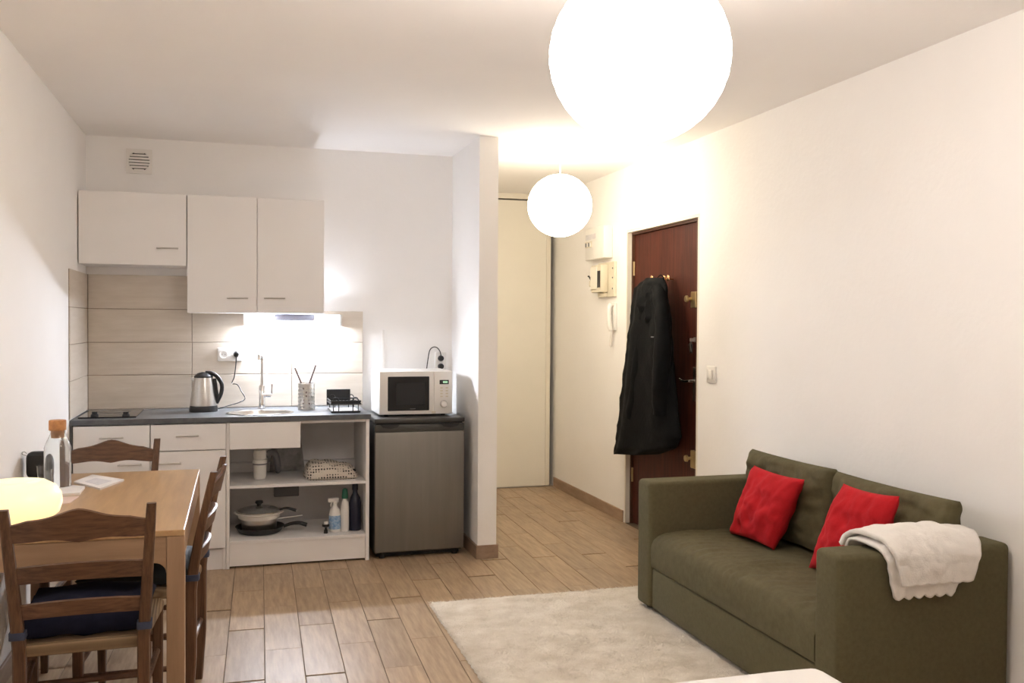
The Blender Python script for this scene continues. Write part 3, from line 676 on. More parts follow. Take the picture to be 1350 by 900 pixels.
b = nb(); box(b, rx0, rx1, ry0-0.002, ry0+0.008, zt, zt+0.02, 0.001, 1); obj('front_plate', b, BLACK, rk)

# ------------------------------------------------------------------ things in the open unit
tp = Vector((0.135, 5.80, 0.482))
tr = thing('sink_trap', 'white bottle trap and grey waste pipe below the sink', 'pipe', tp)
b = nb(); lathe(b, [(0, 0), (0.030, 0), (0.036, 0.012), (0.038, 0.085), (0.042, 0.090), (0.042, 0.115), (0.036, 0.12), (0.040, 0.15), (0.034, 0.175), (0.02, 0.18), (0.02, 0.235), (0, 0.236)], n=28); obj('trap', b, WPLAST, tr, True, world=False)
b = nb(); tube(b, [(0.036, 0, 0.135), (0.06, 0.01, 0.155), (0.09, 0.03, 0.14), (0.105, 0.06, 0.08), (0.11, 0.12, 0.03), (0.11, 0.20, 0.02)], 0.019, 12); obj('waste_pipe', b, GREYPVC, tr, True, world=False)
b = nb(); lathe(b, [(0.039, 0.086), (0.043, 0.088), (0.043, 0.094), (0.039, 0.096)], n=28); obj('ring_nut', b, GREYPVC, tr, True, world=False)
b = nb(); prism(b, [(0.20, 0.54), (0.42, 0.54), (0.385, 0.80), (0.22, 0.80)], 6.06, 6.072, 1)
o = obj('marbled_board', b, MARBLE); tag(o, 'grey marbled offcut board leaning behind the sink trap', 'board')
for v in o.data.vertices: v.co.y += (v.co.z-0.54)*0.06; v.co.z -= 0.058
b = nb(); box(b, 0.225, 0.38, 6.02, 6.08, 0.325, 0.4625, 0.004, 1); tag(obj('junction_box', b, GREYPVC), 'dark grey box fixed under the middle shelf', 'box')
# dotted fabric bundle on the middle shelf
b = nb(); n = 24
def bundle():
    b = nb(); nx, ny = 26, 18; V = {}
    for s in (0, 1):
        for i in range(nx+1):
            for j in range(ny+1):
                a = -1+2*i/nx; c = -1+2*j/ny; e = i in (0, nx) or j in (0, ny)
                if e and s == 1: V[1, i, j] = V[0, i, j]; continue
                th = (max(0, 1-a**4)*max(0, 1-c**4))**0.5
                z = 0.012+(th*(0.085-0.025*a+0.006*math.sin(a*9+c*4)) if s else -0.0115*min(1, th*6))
                V[s, i, j] = b.verts.new((a*0.165*(1-0.10*c*c), c*0.13*(1-0.12*a*a), z))
        for i in range(nx):
            for j in range(ny):
                q = (V[s, i, j], V[s, i+1, j], V[s, i+1, j+1], V[s, i, j+1]); b.faces.new(q if s else q[::-1])
    bmesh.ops.recalc_face_normals(b, faces=b.faces[:]); return b
q = at(440, 633, 2, 0.481)
o = obj('folded_cloth', bundle(), DOTS, None, True, 60); o.location = (0.553, 5.77, 0.4802); tag(o, 'folded cream cloth bundle with black dots on the middle shelf', 'cloth')
b = nb(); bmesh.ops.create_uvsphere(b, u_segments=10, v_segments=6, radius=0.012); o = obj('knot', b, BLACKM, o, True, world=False); o.location = (0.135, -0.075, 0.045)
# pans on the bottom shelf
zs = 0.158; pc = Vector((0.135, 5.80, zs+0.0005))
pan = thing('frying_pan', 'black non-stick frying pan at the bottom of the pan stack', 'pan', pc)
b = nb(); lathe(b, [(0, 0), (0.110, 0), (0.125, 0.008), (0.142, 0.036), (0.145, 0.038), (0.139, 0.036), (0.120, 0.011), (0.105, 0.005), (0, 0.005)], n=44); obj('pan_body', b, PAN, pan, True, world=False)
b = nb(); tube(b, [(0.138, -0.02, 0.030), (0.18, -0.03, 0.046), (0.23, -0.04, 0.050), (0.275, -0.045, 0.036)], [0.009, 0.013], 10); obj('handle', b, BLACK, pan, True, world=False)
pot = thing('saucepan', 'steel saucepan with a cream steamer ring standing in the frying pan', 'pan', pc+Vector((-0.005, 0, 0.0056)))
b = nb(); lathe(b, [(0, 0), (0.098, 0), (0.102, 0.006), (0.107, 0.092), (0.109, 0.094), (0.104, 0.093), (0.099, 0.008), (0, 0.004)], n=44); obj('pot_body', b, STEEL, pot, True, world=False)
b = nb(); lathe(b, [(0.110, 0.082), (0.120, 0.084), (0.126, 0.108), (0.146, 0.116), (0.146, 0.120), (0.125, 0.121), (0.116, 0.090), (0.110, 0.086)], n=44); obj('steamer_ring', b, WPLAST, pot, True, world=False)
b = nb(); tube(b, [(0.105, 0.01, 0.066), (0.17, 0.01, 0.072), (0.255, 0.005, 0.080)], 0.005, 8); obj('handle', b, STEEL, pot, True, world=False)
lid = thing('pan_lid', 'domed glass pan lid with black knob topping the pan stack', 'lid', pc+Vector((-0.005, 0, 0.0056+0.1215)))
b = nb(); lathe(b, [(0.128, 0), (0.131, 0.002), (0.128, 0.006), (0.095, 0.021), (0.045, 0.031), (0, 0.033), (0, 0.030), (0.045, 0.028), (0.095, 0.018), (0.126, 0.003)], n=44); obj('glass_dome', b, LIDGLASS, lid, True, world=False)
b = nb(); lathe(b, [(0.126, -0.0), (0.134, 0.0), (0.134, 0.006), (0.126, 0.007)], n=44); obj('steel_rim', b, STEEL, lid, True, world=False)
b = nb(); lathe(b, [(0, 0.033), (0.013, 0.033), (0.014, 0.042), (0.024, 0.050), (0.022, 0.062), (0, 0.065)], n=22); obj('knob', b, BLACK, lid, True, world=False)
b = nb(); tube(b, [(0.118, -0.06, 0.014), (0.16, -0.075, 0.024), (0.215, -0.09, 0.010)], [0.006, 0.010], 8); obj('side_handle', b, BLACK, lid, True, world=False)
# bottles
def btl(u, v, prof, mat, label, name='bottle', n=26, y=None):
    p = at(u, v, 2, zs+0.0005)
    if y: p = Vector((at(u, v, 1, y).x, y, zs+0.0005))
    t = thing(name, label, 'bottle', (p.x, p.y, zs+0.0005), group='cleaning bottles on the bottom shelf')
    b = nb(); lathe(b, prof, n=n); obj('bottle_body', b, mat, t, True, world=False); return t
sp = btl(441.5, 700, [(0, 0), (0.034, 0), (0.036, 0.006), (0.036, 0.105), (0.028, 0.135), (0.014, 0.15), (0.013, 0.165), (0, 0.166)], WPLAST, 'white trigger spray bottle with a blue label on the bottom shelf', 'spray_bottle', y=5.70)
b = nb(); lathe(b, [(0.0363, 0.018), (0.0366, 0.02), (0.0366, 0.098), (0.0363, 0.10)], n=26); obj('label_wrap', b, BLUELAB, sp, True, world=False)
b = nb(); box(b, -0.042, 0.022, -0.010, 0.010, 0.180, 0.202, 0.004, 2); box(b, -0.012, 0.012, -0.011, 0.011, 0.164, 0.182, 0.002, 1); obj('trigger_head', b, WPLAST, sp, True, world=False)
b = nb(); tube(b, [(-0.016, 0, 0.184), (-0.024, 0, 0.165), (-0.022, 0, 0.148)], 0.004, 8); obj('trigger', b, WPLAST, sp, True, world=False)
wb_ = btl(454.5, 703, [(0, 0), (0.024, 0), (0.026, 0.006), (0.026, 0.14), (0.022, 0.175), (0.013, 0.192), (0.012, 0.20), (0, 0.201)], WPLAST, 'slim white bottle between the spray and the dark blue bottle', y=5.69)
b = nb(); lathe(b, [(0, 0.2005), (0.019, 0.2005), (0.020, 0.215), (0.015, 0.255), (0.008, 0.262), (0, 0.262)], n=20); obj('cap', b, TEAL, wb_, True, world=False)
nv = btl(468, 697, [(0, 0), (0.036, 0), (0.038, 0.006), (0.038, 0.165), (0.030, 0.20), (0.016, 0.225), (0.015, 0.245), (0, 0.246)], NAVYB, 'tall dark navy bottle against the side panel of the open unit', y=5.715)
b = nb(); lathe(b, [(0, 0.2455), (0.018, 0.2455), (0.018, 0.285), (0.012, 0.29), (0, 0.29)], n=20); obj('cap', b, NAVYB, nv, True, world=False)
sm = thing('sink_plug', 'small black plug with a white top in front of the spray bottle', 'plug', (at(429.5, 700, 1, 5.66).x, 5.66, zs+0.0005))
b = nb(); lathe(b, [(0, 0), (0.013, 0), (0.011, 0.020), (0.006, 0.024), (0.006, 0.036), (0.022, 0.042), (0.022, 0.054), (0, 0.056)], n=18); obj('plug_body', b, BLACK, sm, True, world=False)
b = nb(); lathe(b, [(0, 0.0555), (0.013, 0.0555), (0.013, 0.072), (0, 0.074)], n=18); obj('plug_top', b, WPLAST, sm, True, world=False)

# ------------------------------------------------------------------ hall: boxes by the door
q0, q1 = at(783, 300, 0, XR-0.02), at(807, 343, 0, XR-0.02)
fb = thing('fuse_box', 'white fuse box cover mounted above the beige meter on the hall wall', 'fuse box', (XR, (q0.y+q1.y)/2, 1.92))
by0, by1, bz0, bz1 = 6.42, 6.80, 1.925, 2.165
obj('cover', box(nb(), XR-0.075, XR-0.001, by0, by1, bz0, bz1, 0.006, 2), WPLAST, fb, True)
obj('label_strip', box(nb(), XR-0.077, XR-0.074, by0+0.16, by1-0.02, bz1-0.085, bz1-0.045), PRINT, fb)
wd = obj('breaker_window', box(nb(), XR-0.0775, XR-0.074, by0+0.235, by1-0.01, bz1-0.145, bz1-0.100), CREAM, fb)
for i in range(4): obj('breaker', box(nb(), XR-0.084, XR-0.0772, by0+0.25+i*0.03, by0+0.265+i*0.03, bz1-0.137, bz1-0.108), GREYPVC if i % 2 else WPLAST, wd)
mt = thing('electric_meter', 'beige electric meter panel with a black window on the hall wall', 'meter', (XR, 6.50, 1.62))
my0, my1, mz0, mz1 = 6.335, 6.66, 1.635, 1.895
obj('back_board', box(nb(), XR-0.022, XR-0.001, my0, my1, mz0, mz1, 0.003, 1), CREAM, mt)
obj('case', box(nb(), XR-0.085, XR-0.0225, my0+0.115, my1-0.02, mz0+0.035, mz1-0.02, 0.006, 2), CREAM, mt, True)
obj('front_cover', box(nb(), XR-0.093, XR-0.0855, my0+0.175, my1-0.025, mz0+0.06, mz1-0.03, 0.002, 1), CREAMP, mt)
obj('dark_window', box(nb(), XR-0.089, XR-0.0852, my0+0.118, my0+0.170, mz0+0.07, mz1-0.065), BLACK, mt)
b = nb(); box(b, XR-0.07, XR-0.004, my1+0.001, my1+0.06, mz0+0.085, mz0+0.13, 0.003, 1); obj('breaker_switch', b, CREAM, mt)
b = nb(); tube(b, [(XR-0.06, my1+0.04, mz0+0.13), (XR-0.075, my1+0.045, mz0+0.16), (XR-0.085, my1+0.05, mz0+0.165)], 0.006, 8); obj('toggle', b, BLACK, mt, True)
for (y, z) in ((my0+0.03, mz1-0.05), (my0+0.03, mz0+0.06), (my0+0.03, mz0+0.14)):
    b = nb(); cyl(b, 0.006, 0.004, (XR-0.026, y, z), 'X', 10); obj('screw', b, GREYPVC, mt, True)
b = nb(); box(b, XR-0.05, XR-0.0225, my0+0.13, my0+0.22, mz0-0.0, mz0+0.034, 0.003, 1); obj('cable_entry', b, CREAM, mt)
ic = at(811, 420, 0, XR)
it = thing('intercom_handset', 'slim white intercom handset hung on the wall left of the coat', 'intercom', (XR, ic.y, ic.z))
obj('base_plate', box(nb(), XR-0.022, XR-0.0005, ic.y-0.04, ic.y+0.03, ic.z-0.085, ic.z+0.12, 0.005, 2), WPLAST, it, True)
b = nb(); tube(b, [(XR-0.03, ic.y, ic.z+0.105), (XR-0.045, ic.y, ic.z+0.08), (XR-0.047, ic.y, ic.z), (XR-0.042, ic.y, ic.z-0.06), (XR-0.03, ic.y, ic.z-0.085)], 0.019, 10); obj('handset', b, WPLAST, it, True)
obj('groove', box(nb(), XR-0.0235, XR-0.0215, ic.y+0.008, ic.y+0.016, ic.z-0.02, ic.z+0.10), GREYPVC, it)
b = nb(); tube(b, [(XR-0.028, ic.y, ic.z-0.088), (XR-0.03, ic.y-0.005, ic.z-0.12), (XR-0.02, ic.y+0.02, ic.z-0.19), (XR-0.02, ic.y+0.04, ic.z-0.205), (XR-0.02, ic.y+0.05, ic.z-0.17), (XR-0.012, ic.y+0.03, ic.z-0.085)], 0.006, 8); obj('cord', b, WPLAST, it, True)

# ------------------------------------------------------------------ coat
def coat():
    b = nb(); CX = 2.625
    prof = [(366, 856, 876), (372, 849, 878), (380, 841, 880), (400, 838, 881), (420, 836.5, 885), (440, 834, 885), (460, 831, 887), (500, 826, 890), (540, 821.5, 894), (575, 817, 898), (590, 814.5, 893), (598.5, 813.5, 868)]
    secs = []; n = 48
    for k, (v, ul, ur) in enumerate(prof):
        pl, pr = at(ul, v, 0, CX), at(ur, v, 0, CX); t = k/(len(prof)-1)
        cy, hw = (pl.y+pr.y)/2, (pl.y-pr.y)/2; dep = 0.040+0.045*min(1, t*2.2)
        if k == 0: dep = 0.03; 
        s = []
        for i in range(n):
            a = 2*PI*i/n; ca, sa = math.cos(a), math.sin(a)
            fold = 1+0.16*t*math.sin(a*5+t*2.0)+0.09*math.sin(a*8+1.3+t*4)+0.12*noise.noise(Vector((ca*2, sa*2, t*5)))
            x = CX-sa*dep*fold*(1 if sa > 0 else 0.55)
            y = cy+hw*math.copysign(abs(ca)**0.8, ca)
            z = pl.z+(pr.z-pl.z)*(0.5-0.5*ca)
            s.append((min(x, DX-0.012), y, z))
        secs.append(s)
    # more rings in between
    fine = []
    for a, c in zip(secs, secs[1:]):
        for j in range(5):
            t = j/5; fine.append([tuple(Vector(p)*(1-t)+Vector(q)*t) for p, q in zip(a, c)])
    fine.append(secs[-1])
    for r, ring in enumerate(fine):
        for i, p in enumerate(ring):
            nn = noise.noise(Vector((p[1]*9, p[2]*7, 3.3)))*0.022+noise.noise(Vector((p[1]*22, p[2]*16, 8.3)))*0.010
            ring[i] = (min(p[0]-abs(nn)*0.9, DX-0.012), p[1], p[2])
    loft(b, fine); return b
hp_ = at(871, 368, 0, DX)
ct = thing('coat', 'long black hooded coat hanging from the hook on the entrance door', 'coat', (DX, hp_.y, hp_.z))
obj('coat_body', coat(), COAT, ct, True, 80)
def strip_tube(pts, r, flat, mat, name):
    b = nb(); tube(b, pts, r, 14, 6)
    for v in b.verts:
        v.co.x += noise.noise(Vector((v.co.y*14, v.co.z*12, 1)))*0.014; v.co.y += noise.noise(Vector((v.co.y*10, v.co.z*15, 5)))*0.014
        v.co.x = min(v.co.x, DX-0.012)
    return obj(name, b, mat, ct, True, 80)
def C_(u, v, x): q = at(u, v, 0, x); return (q.x, q.y, q.z)
strip_tube([C_(869, 380, 2.60), C_(872, 410, 2.57), C_(874, 450, 2.555), C_(872, 490, 2.55), C_(872, 520, 2.56), C_(873, 545, 2.575)], [0.045, 0.062], 1, COAT, 'sleeve')
strip_tube([C_(850, 400, 2.60), C_(846, 450, 2.575), C_(842, 500, 2.57), C_(836, 550, 2.575)], [0.04, 0.06], 1, COAT, 'sleeve')
b = nb(); pillow(b, 0.26, 0.30, 0.13, 16, 0, 0.02, 4, 0.5)
R = Matrix.Rotation(PI/2, 4, 'Z'); bmesh.ops.transform(b, matrix=Matrix.Translation(C_(859, 402, 2.60)) @ Matrix.Rotation(0.15, 4, 'X') @ R, verts=b.verts[:])
for v in b.verts: v.co.x = min(v.co.x, DX-0.012)
obj('hood', b, COAT, ct, True, 80)
b = nb(); tube(b, [C_(866, 367, 2.665), C_(871, 362.5, 2.66), C_(876, 367, 2.665)], 0.004, 8); obj('hanger_loop', b, COAT, ct, True)
b = nb(); q = at(860, 444, 0, 2.52); box(b, q.x-0.002, q.x+0.002, q.y-0.018, q.y+0.018, q.z-0.004, q.z+0.004); obj('chest_tag', b, GREYPVC, ct)

# ------------------------------------------------------------------ dining table
TX0, TX1, TY0, TY1, TZ = XL+0.022, -0.163, 3.19, 4.495, 0.75
tb = thing('dining_table', 'light oak dining table pushed against the left wall', 'table', ((TX0+TX1)/2, (TY0+TY1)/2, 0))
obj('tabletop', box(nb(), TX0, TX1, TY0, TY1, TZ-0.020, TZ, 0.003, 2), TABLEW, tb)
LW = 0.056
def apron_poly(a0, a1):
    pts = [(a0, TZ-0.021), (a1, TZ-0.021), (a1, TZ-0.14)]
    for i in range(7): t = PI/2*i/6; pts.append((a1-0.035+0.035*math.cos(t)-0.0, TZ-0.14+0.035*math.sin(t)))
    for i in range(7): t = PI/2+PI/2*i/6; pts.append((a0+0.035+0.035*math.cos(t), TZ-0.14+0.035*math.sin(t)))
    pts.append((a0, TZ-0.14)); return pts
for y in (TY0+0.004, TY1-0.024): obj('apron', prism(nb(), apron_poly(TX0+LW, TX1-LW-0.001), y, y+0.020, 1), TABLEH, tb)
for x in (TX0+0.004, TX1-0.024): obj('apron', prism(nb(), apron_poly(TY0+LW, TY1-LW), x, x+0.020, 0), TABLEH, tb)
for x in (TX0, TX1-LW):
    for y in (TY0+0.001, TY1-LW-0.001): obj('leg', box(nb(), x, x+LW, y, y+LW, 0, TZ-0.0205, 0.002, 1), TABLEV, tb)

# ------------------------------------------------------------------ ladder-back chairs
def yb(z): return -0.19-0.082*max(0, (z-0.45)/0.43)**1.25
def xb(z): return 0.171+0.027*max(0, (z-0.45)/0.43)
def make_chair(label, loc, rot, cushion):
    t = thing('dining_chair', label, 'chair', loc, rot, 'ladder-back chairs round the dining table')
    for s in (-1, 1):
        zs_ = [0, 0.2, 0.45, 0.55, 0.65, 0.75, 0.83, 0.885]
        b = nb(); beam(b, [(s*xb(z), yb(z)+(0.012 if z == 0 else 0), z) for z in zs_], [0.030, 0.034, 0.036, 0.034, 0.032, 0.030, 0.029, 0.027], [0.036, 0.040, 0.042, 0.036, 0.032, 0.028, 0.026, 0.024])
        obj('back_post', b, CHAIRV, t, True, 30, world=False)
        b = nb(); beam(b, [(s*0.196, 0.185, 0), (s*0.196, 0.185, 0.2), (s*0.196, 0.185, 0.452)], [0.026, 0.034, 0.036], [0.026, 0.034, 0.036]); obj('front_leg', b, CHAIRV, t, True, 30, world=False)
        for z in (0.17, 0.29):
            b = nb(); tube(b, [(s*0.170, -0.175, z), (s*0.183, 0.0, z), (s*0.195, 0.172, z)], 0.0105, 8); obj('stretcher', b, CHAIRW, t, True, world=False)
    for z in (0.21, 0.33):
        b = nb(); tube(b, [(-0.182, 0.185, z), (0.182, 0.185, z)], 0.0115, 8); obj('stretcher', b, CHAIRW, t, True, world=False)
    b = nb(); tube(b, [(-0.158, -0.19, 0.24), (0.158, -0.19, 0.24)], 0.0105, 8); obj('stretcher', b, CHAIRW, t, True, world=False)
    def slat(name, zb, zt, top):
        b = nb(); n = 24; rows = []
        zm = (zb+zt)/2; W = xb(zm)-0.010
        for i in range(n+1):
            a = -1+2*i/n; x = a*W; bow = -0.022*(1-a*a)
            if top:
                hump = 0.024*math.exp(-(a/0.36)**2)+0.012*(1-abs(a))-0.010*max(0, abs(a)-0.75)/0.25
                low = -0.004*math.exp(-(a/0.14)**2)+0.007*math.exp(-((abs(a)-0.42)/0.30)**2)
            else: hump = 0.012*(1-a*a); low = 0.010*(1-a*a)
            z0, z1 = zb+low, zt+hump; ym = yb(zm)+bow; sl = (yb(zt)-yb(zb))/(zt-zb)
            rows.append([(x, ym+sl*(z0-zm)-0.008, z0), (x, ym+sl*(z1-zm)-0.008, z1-0.003), (x, ym+sl*(z1-zm), z1), (x, ym+sl*(z1-zm)+0.008, z1-0.003), (x, ym+sl*(z0-zm)+0.008, z0)])
        loft(b, rows); return obj(name, b, CHAIRW, t, True, 35, world=False)
    slat('top_rail', 0.784, 0.848, True); slat('slat', 0.655, 0.708, False); slat('slat', 0.545, 0.592, False)
    # rush seat
    b = nb()
    pl = []
    for (x, y) in ((-0.175, -0.195), (0.175, -0.195), (0.218, 0.208), (-0.218, 0.208)): pl.append((x, y))
    prism(b, pl, 0.425, 0.466, 2); bmesh.ops.bevel(b, geom=b.edges[:], offset=0.016, segments=3, profile=0.5, affect='EDGES')
    obj('rush_seat', b, RUSH, t, True, 50, world=False)
    if cushion:
        b = nb(); pillow(b, 0.385, 0.385, 0.095, 18, 0, 0.006, len(label) % 7, 0.17, 0.04)
        bmesh.ops.transform(b, matrix=Matrix.Translation((0, 0.005, 0.508)) @ Matrix.Rotation(PI/2, 4, 'X'), verts=b.verts[:])
        for v in b.verts: v.co.z = max(v.co.z, 0.467)
        obj('seat_cushion', b, cushion, t, True, 70, world=False)
        for s in (-1, 1):
            b = nb(); z = 0.50; secs = []
            for zz in (z-0.011, z+0.011):
                secs.append([(s*xb(z)+0.022*cx, yb(z)+0.025*cy, zz) for cx, cy in ((-1, -0.8), (-0.8, -1), (0.8, -1), (1, -0.8), (1, 0.8), (0.8, 1), (-0.8, 1), (-1, 0.8))])
            loft(b, secs); obj('tie', b, BGREY, t, True, 50, world=False)
    return t
make_chair('wooden ladder-back chair with navy cushion at the near end of the table', (-0.452, 3.225, 0), math.radians(2), NAVY)
make_chair('wooden ladder-back chair with charcoal cushion at the right side of the table', (-0.338, 3.735, 0), math.radians(86), GREEN_C)
make_chair('wooden ladder-back chair at the far end of the table, by the base cabinets', (-0.552, 4.310, 0), math.radians(180), None)

# ------------------------------------------------------------------ things on the table
lp = Vector((-0.715, 3.44, TZ))
tl = thing('table_lamp', 'glowing squat round glass table lamp on the dining table', 'lamp', lp)
b = nb(); prof = [(0, 0.002), (0.075, 0.002), (0.11, 0.010), (0.138, 0.032), (0.148, 0.065), (0.144, 0.095), (0.127, 0.120), (0.098, 0.137), (0.066, 0.142), (0.038, 0.136), (0.020, 0.124), (0, 0.120)]
lathe(b, prof, n=48); obj('glass_shade', b, LAMPG, tl, True, 80, world=False)
b = nb(); lathe(b, [(0, 0), (0.070, 0), (0.070, 0.003), (0, 0.003)], n=32); obj('base', b, WPLAST, tl, True, world=False)
bp = Vector((-0.695, 4.11, TZ+0.0005))
cf = thing('carafe', 'tall clear glass carafe with a cork stopper on the dining table', 'carafe', bp)
outp = [(0, 0), (0.048, 0), (0.0505, 0.004), (0.0505, 0.165), (0.047, 0.178), (0.032, 0.212), (0.029, 0.220), (0.029, 0.236)]
inp = [(0.0265, 0.236), (0.0265, 0.220), (0.0295, 0.211), (0.0445, 0.177), (0.048, 0.164), (0.048, 0.010), (0, 0.008)]
b = nb(); lathe(b, outp+inp, n=40); obj('glass', b, GLASS, cf, True, 50, world=False)
b = nb(); lathe(b, [(0, 0.205), (0.024, 0.205), (0.026, 0.2363), (0.0325, 0.2366), (0.0325, 0.274), (0.030, 0.277), (0, 0.277)], n=28); obj('cork_stopper', b, CORK, cf, True, world=False)
gp = at(54, 640, 2, TZ)
gl = tag(obj('drinking_glass', lathe(nb(), [(0, 0), (0.025, 0), (0.032, 0.078), (0.030, 0.078), (0.0235, 0.006), (0, 0.005)], n=30), GLASS, None, True), 'small clear drinking glass left of the carafe', 'glass'); gl.location = (-0.765, 4.235, TZ+0.0005)
sx = Vector((-0.815, 4.405, TZ))
spk = thing('speaker', 'small black rounded portable speaker with a ring strap by the wall', 'speaker', sx)
b = nb(); box(b, -0.052, 0.052, -0.035, 0.035, 0.0005, 0.115, 0.026, 4); obj('housing', b, BLACKM, spk, True, 60, world=False)
b = nb(); tube(b, [(-0.050, -0.012, 0.100), (-0.064, -0.015, 0.106), (-0.066, -0.015, 0.114), (-0.056, -0.014, 0.116), (-0.048, -0.012, 0.108)], 0.0022, 6); obj('strap_ring', b, STEEL, spk, True, world=False)
b = nb(); box(b, -0.042, 0.042, -0.0365, -0.034, 0.02, 0.10, 0.001, 1); obj('grille', b, BLACK, spk, world=False)
def sheet(name, pts, z0, z1, mat, label):
    b = nb(); P3 = [at(u, v, 2, TZ) for u, v in pts]; prism(b, [(p.x, p.y) for p in P3], TZ+z0, TZ+z1, 2); o = obj(name, b, mat); c = sum(P3, Vector())/len(P3); recentre(o, (c.x, c.y, TZ+z0))
    tag(o, label, 'paper'); return o
mg = sheet('magazine', [(97, 637), (122, 627.5), (163.5, 634), (132, 646)], 0.0005, 0.008, PAPER, 'white magazine lying open right of the carafe')
b = nb(); P3 = [at(u, v, 2, TZ+0.0085) for u, v in ((112, 634.5), (126, 629.5), (148, 633.5), (130, 639))]; prism(b, [(p.x, p.y) for p in P3], TZ+0.008, TZ+0.0086, 2); obj('printed_page', b, PRINT, mg)
sheet('card_pad', [(66, 655), (105, 652.5), (112, 643.5), (96, 642.5), (70, 646.5)], 0.0005, 0.010, PAPER, 'small pale card pad in front of the carafe')
sheet('pink_folder', [(60, 668), (92, 664), (104, 655), (62, 657)], 0.0005, 0.004, PINK, 'pink folder lying between the glowing lamp and the card pad')

# ------------------------------------------------------------------ rug
RX0, RX1, RY0, RY1 = 0.935, 2.265, 2.45, 4.60
rg = thing('rug', 'cream short-pile wool rug in front of the sofa', 'rug', ((RX0+RX1)/2, (RY0+RY1)/2, 0.0))
b = nb(); nx, ny = 110, 176; V = []
for j in range(ny+1):
    row = []
    for i in range(nx+1):
        x = RX0+(RX1-RX0)*i/nx; y = RY0+(RY1-RY0)*j/ny
        e = i in (0, nx) or j in (0, ny)
        z = 0.002 if e else 0.014+noise.noise(Vector((x*9, y*9, 0)))*0.003+random.uniform(-0.0015, 0.0015)
        if e: x += random.uniform(-0.004, 0.004); y += random.uniform(-0.004, 0.004)
        row.append(b.verts.new((x, y, z)))
    V.append(row)
for j in range(ny):
    for i in range(nx): b.faces.new((V[j][i], V[j][i+1], V[j+1][i+1], V[j+1][i]))
obj('rug_base', b, RUG, rg, True, 180)
b = nb()
for _ in range(42000):
    x = random.uniform(RX0, RX1); y = random.uniform(RY0+0.25, RY1); a = random.uniform(0, 2*PI); l = random.uniform(0.012, 0.024)
    if x > 2.15 and y < 4.1: continue
    dx, dy = math.cos(a)*l, math.sin(a)*l; w_ = 0.0017
    v1 = b.verts.new((x-math.sin(a)*w_, y+math.cos(a)*w_, 0.012)); v2 = b.verts.new((x+math.sin(a)*w_, y-math.cos(a)*w_, 0.012)); v3 = b.verts.new((x+dx, y+dy, 0.0155+random.uniform(0.000, 0.004)))
    b.faces.new((v1, v2, v3))
po = obj('pile', b, RUG, rg); po['kind'] = 'stuff'

# ------------------------------------------------------------------ sofa
SX0, SX1, SY0, SY1, AZ = 1.945, 2.665, 2.665, 4.305, 0.652
AW = 0.142
so = thing('sofa', 'olive green two-seat fabric sofa bed against the right wall', 'sofa', ((SX0+SX1)/2, (SY0+SY1)/2, 0))
for y0, y1 in ((SY0, SY0+AW), (SY1-AW, SY1)):
    obj('armrest', box(nb(), SX0, SX1, y0, y1, 0.030, AZ, 0.022, 5), SOFA, so, True, 60)
obj('backrest', box(nb(), SX1-0.075, SX1-0.002, SY0+AW+0.001, SY1-AW-0.001, 0.05, 0.640, 0.02, 4), SOFA, so, True, 60)
obj('front_panel', box(nb(), SX0+0.018, SX0+0.06, SY0+AW+0.003, SY1-AW-0.003, 0.032, 0.228, 0.008, 3), SOFA, so, True, 60)
obj('base', box(nb(), SX0+0.07, SX1-0.08, SY0+AW+0.003, SY1-AW-0.003, 0.05, 0.225), SOFA, so)
def seat():
    b = nb(); nu, nv = 30, 130; y0, y1 = SY0+AW+0.004, SY1-AW-0.004
    path = []                       # front-bottom edge, up the rounded front, back along the top
    x0 = SX0+0.008
    path += [(x0+0.006, 0.236), (x0+0.001, 0.25), (x0, 0.29), (x0, 0.33), (x0+0.004, 0.365), (x0+0.014, 0.388), (x0+0.032, 0.402), (x0+0.06, 0.410)]
    for i in range(1, 17): path.append((x0+0.06+i*(SX1-0.080-x0-0.06)/16, 0.412+0.004*math.sin(i/16*PI)))
    rows = []
    for j in range(nv+1):
        t = j/nv; y = y0+(y1-y0)*t; row = []
        ed = min(1, min(t, 1-t)*56/2.2)
        for k, (x, z) in enumerate(path):
            wr = 0
            if k > 3: 
                s = (x-x0)
                wr = 0.009*math.sin((y*95)+x*30+noise.noise(Vector((x*5, y*4, 0)))*5)*math.exp(-((s-0.13)/0.2)**2)*(0.4+noise.noise(Vector((y*6, 1, 2))))
                wr += noise.noise(Vector((x*4, y*3, 7)))*0.006
            zz = z+wr-(1-ed)*0.020*(1 if k > 3 else 0)
            row.append(b.verts.new((x, y, zz)))
        rows.append(row)
    for a, c in zip(rows, rows[1:]):
        for i in range(len(path)-1): b.faces.new((a[i], c[i], c[i+1], a[i+1]))
    # close the underside and ends
    m = len(path)
    bl = [b.verts.new((SX1-0.080, r[0].co.y, 0.236)) for r in rows]
    for i in range(len(rows)-1):
        b.faces.new((rows[i][m-1], rows[i+1][m-1], bl[i+1], bl[i])); b.faces.new((bl[i], bl[i+1], rows[i+1][0], rows[i][0]))
    b.faces.new([v for v in rows[0]]+[bl[0]]); b.faces.new(([v for v in rows[-1]]+[bl[-1]])[::-1])
    bmesh.ops.recalc_face_normals(b, faces=b.faces[:]); return b
obj('seat_cushion', seat(), SOFAC, so, True, 60)
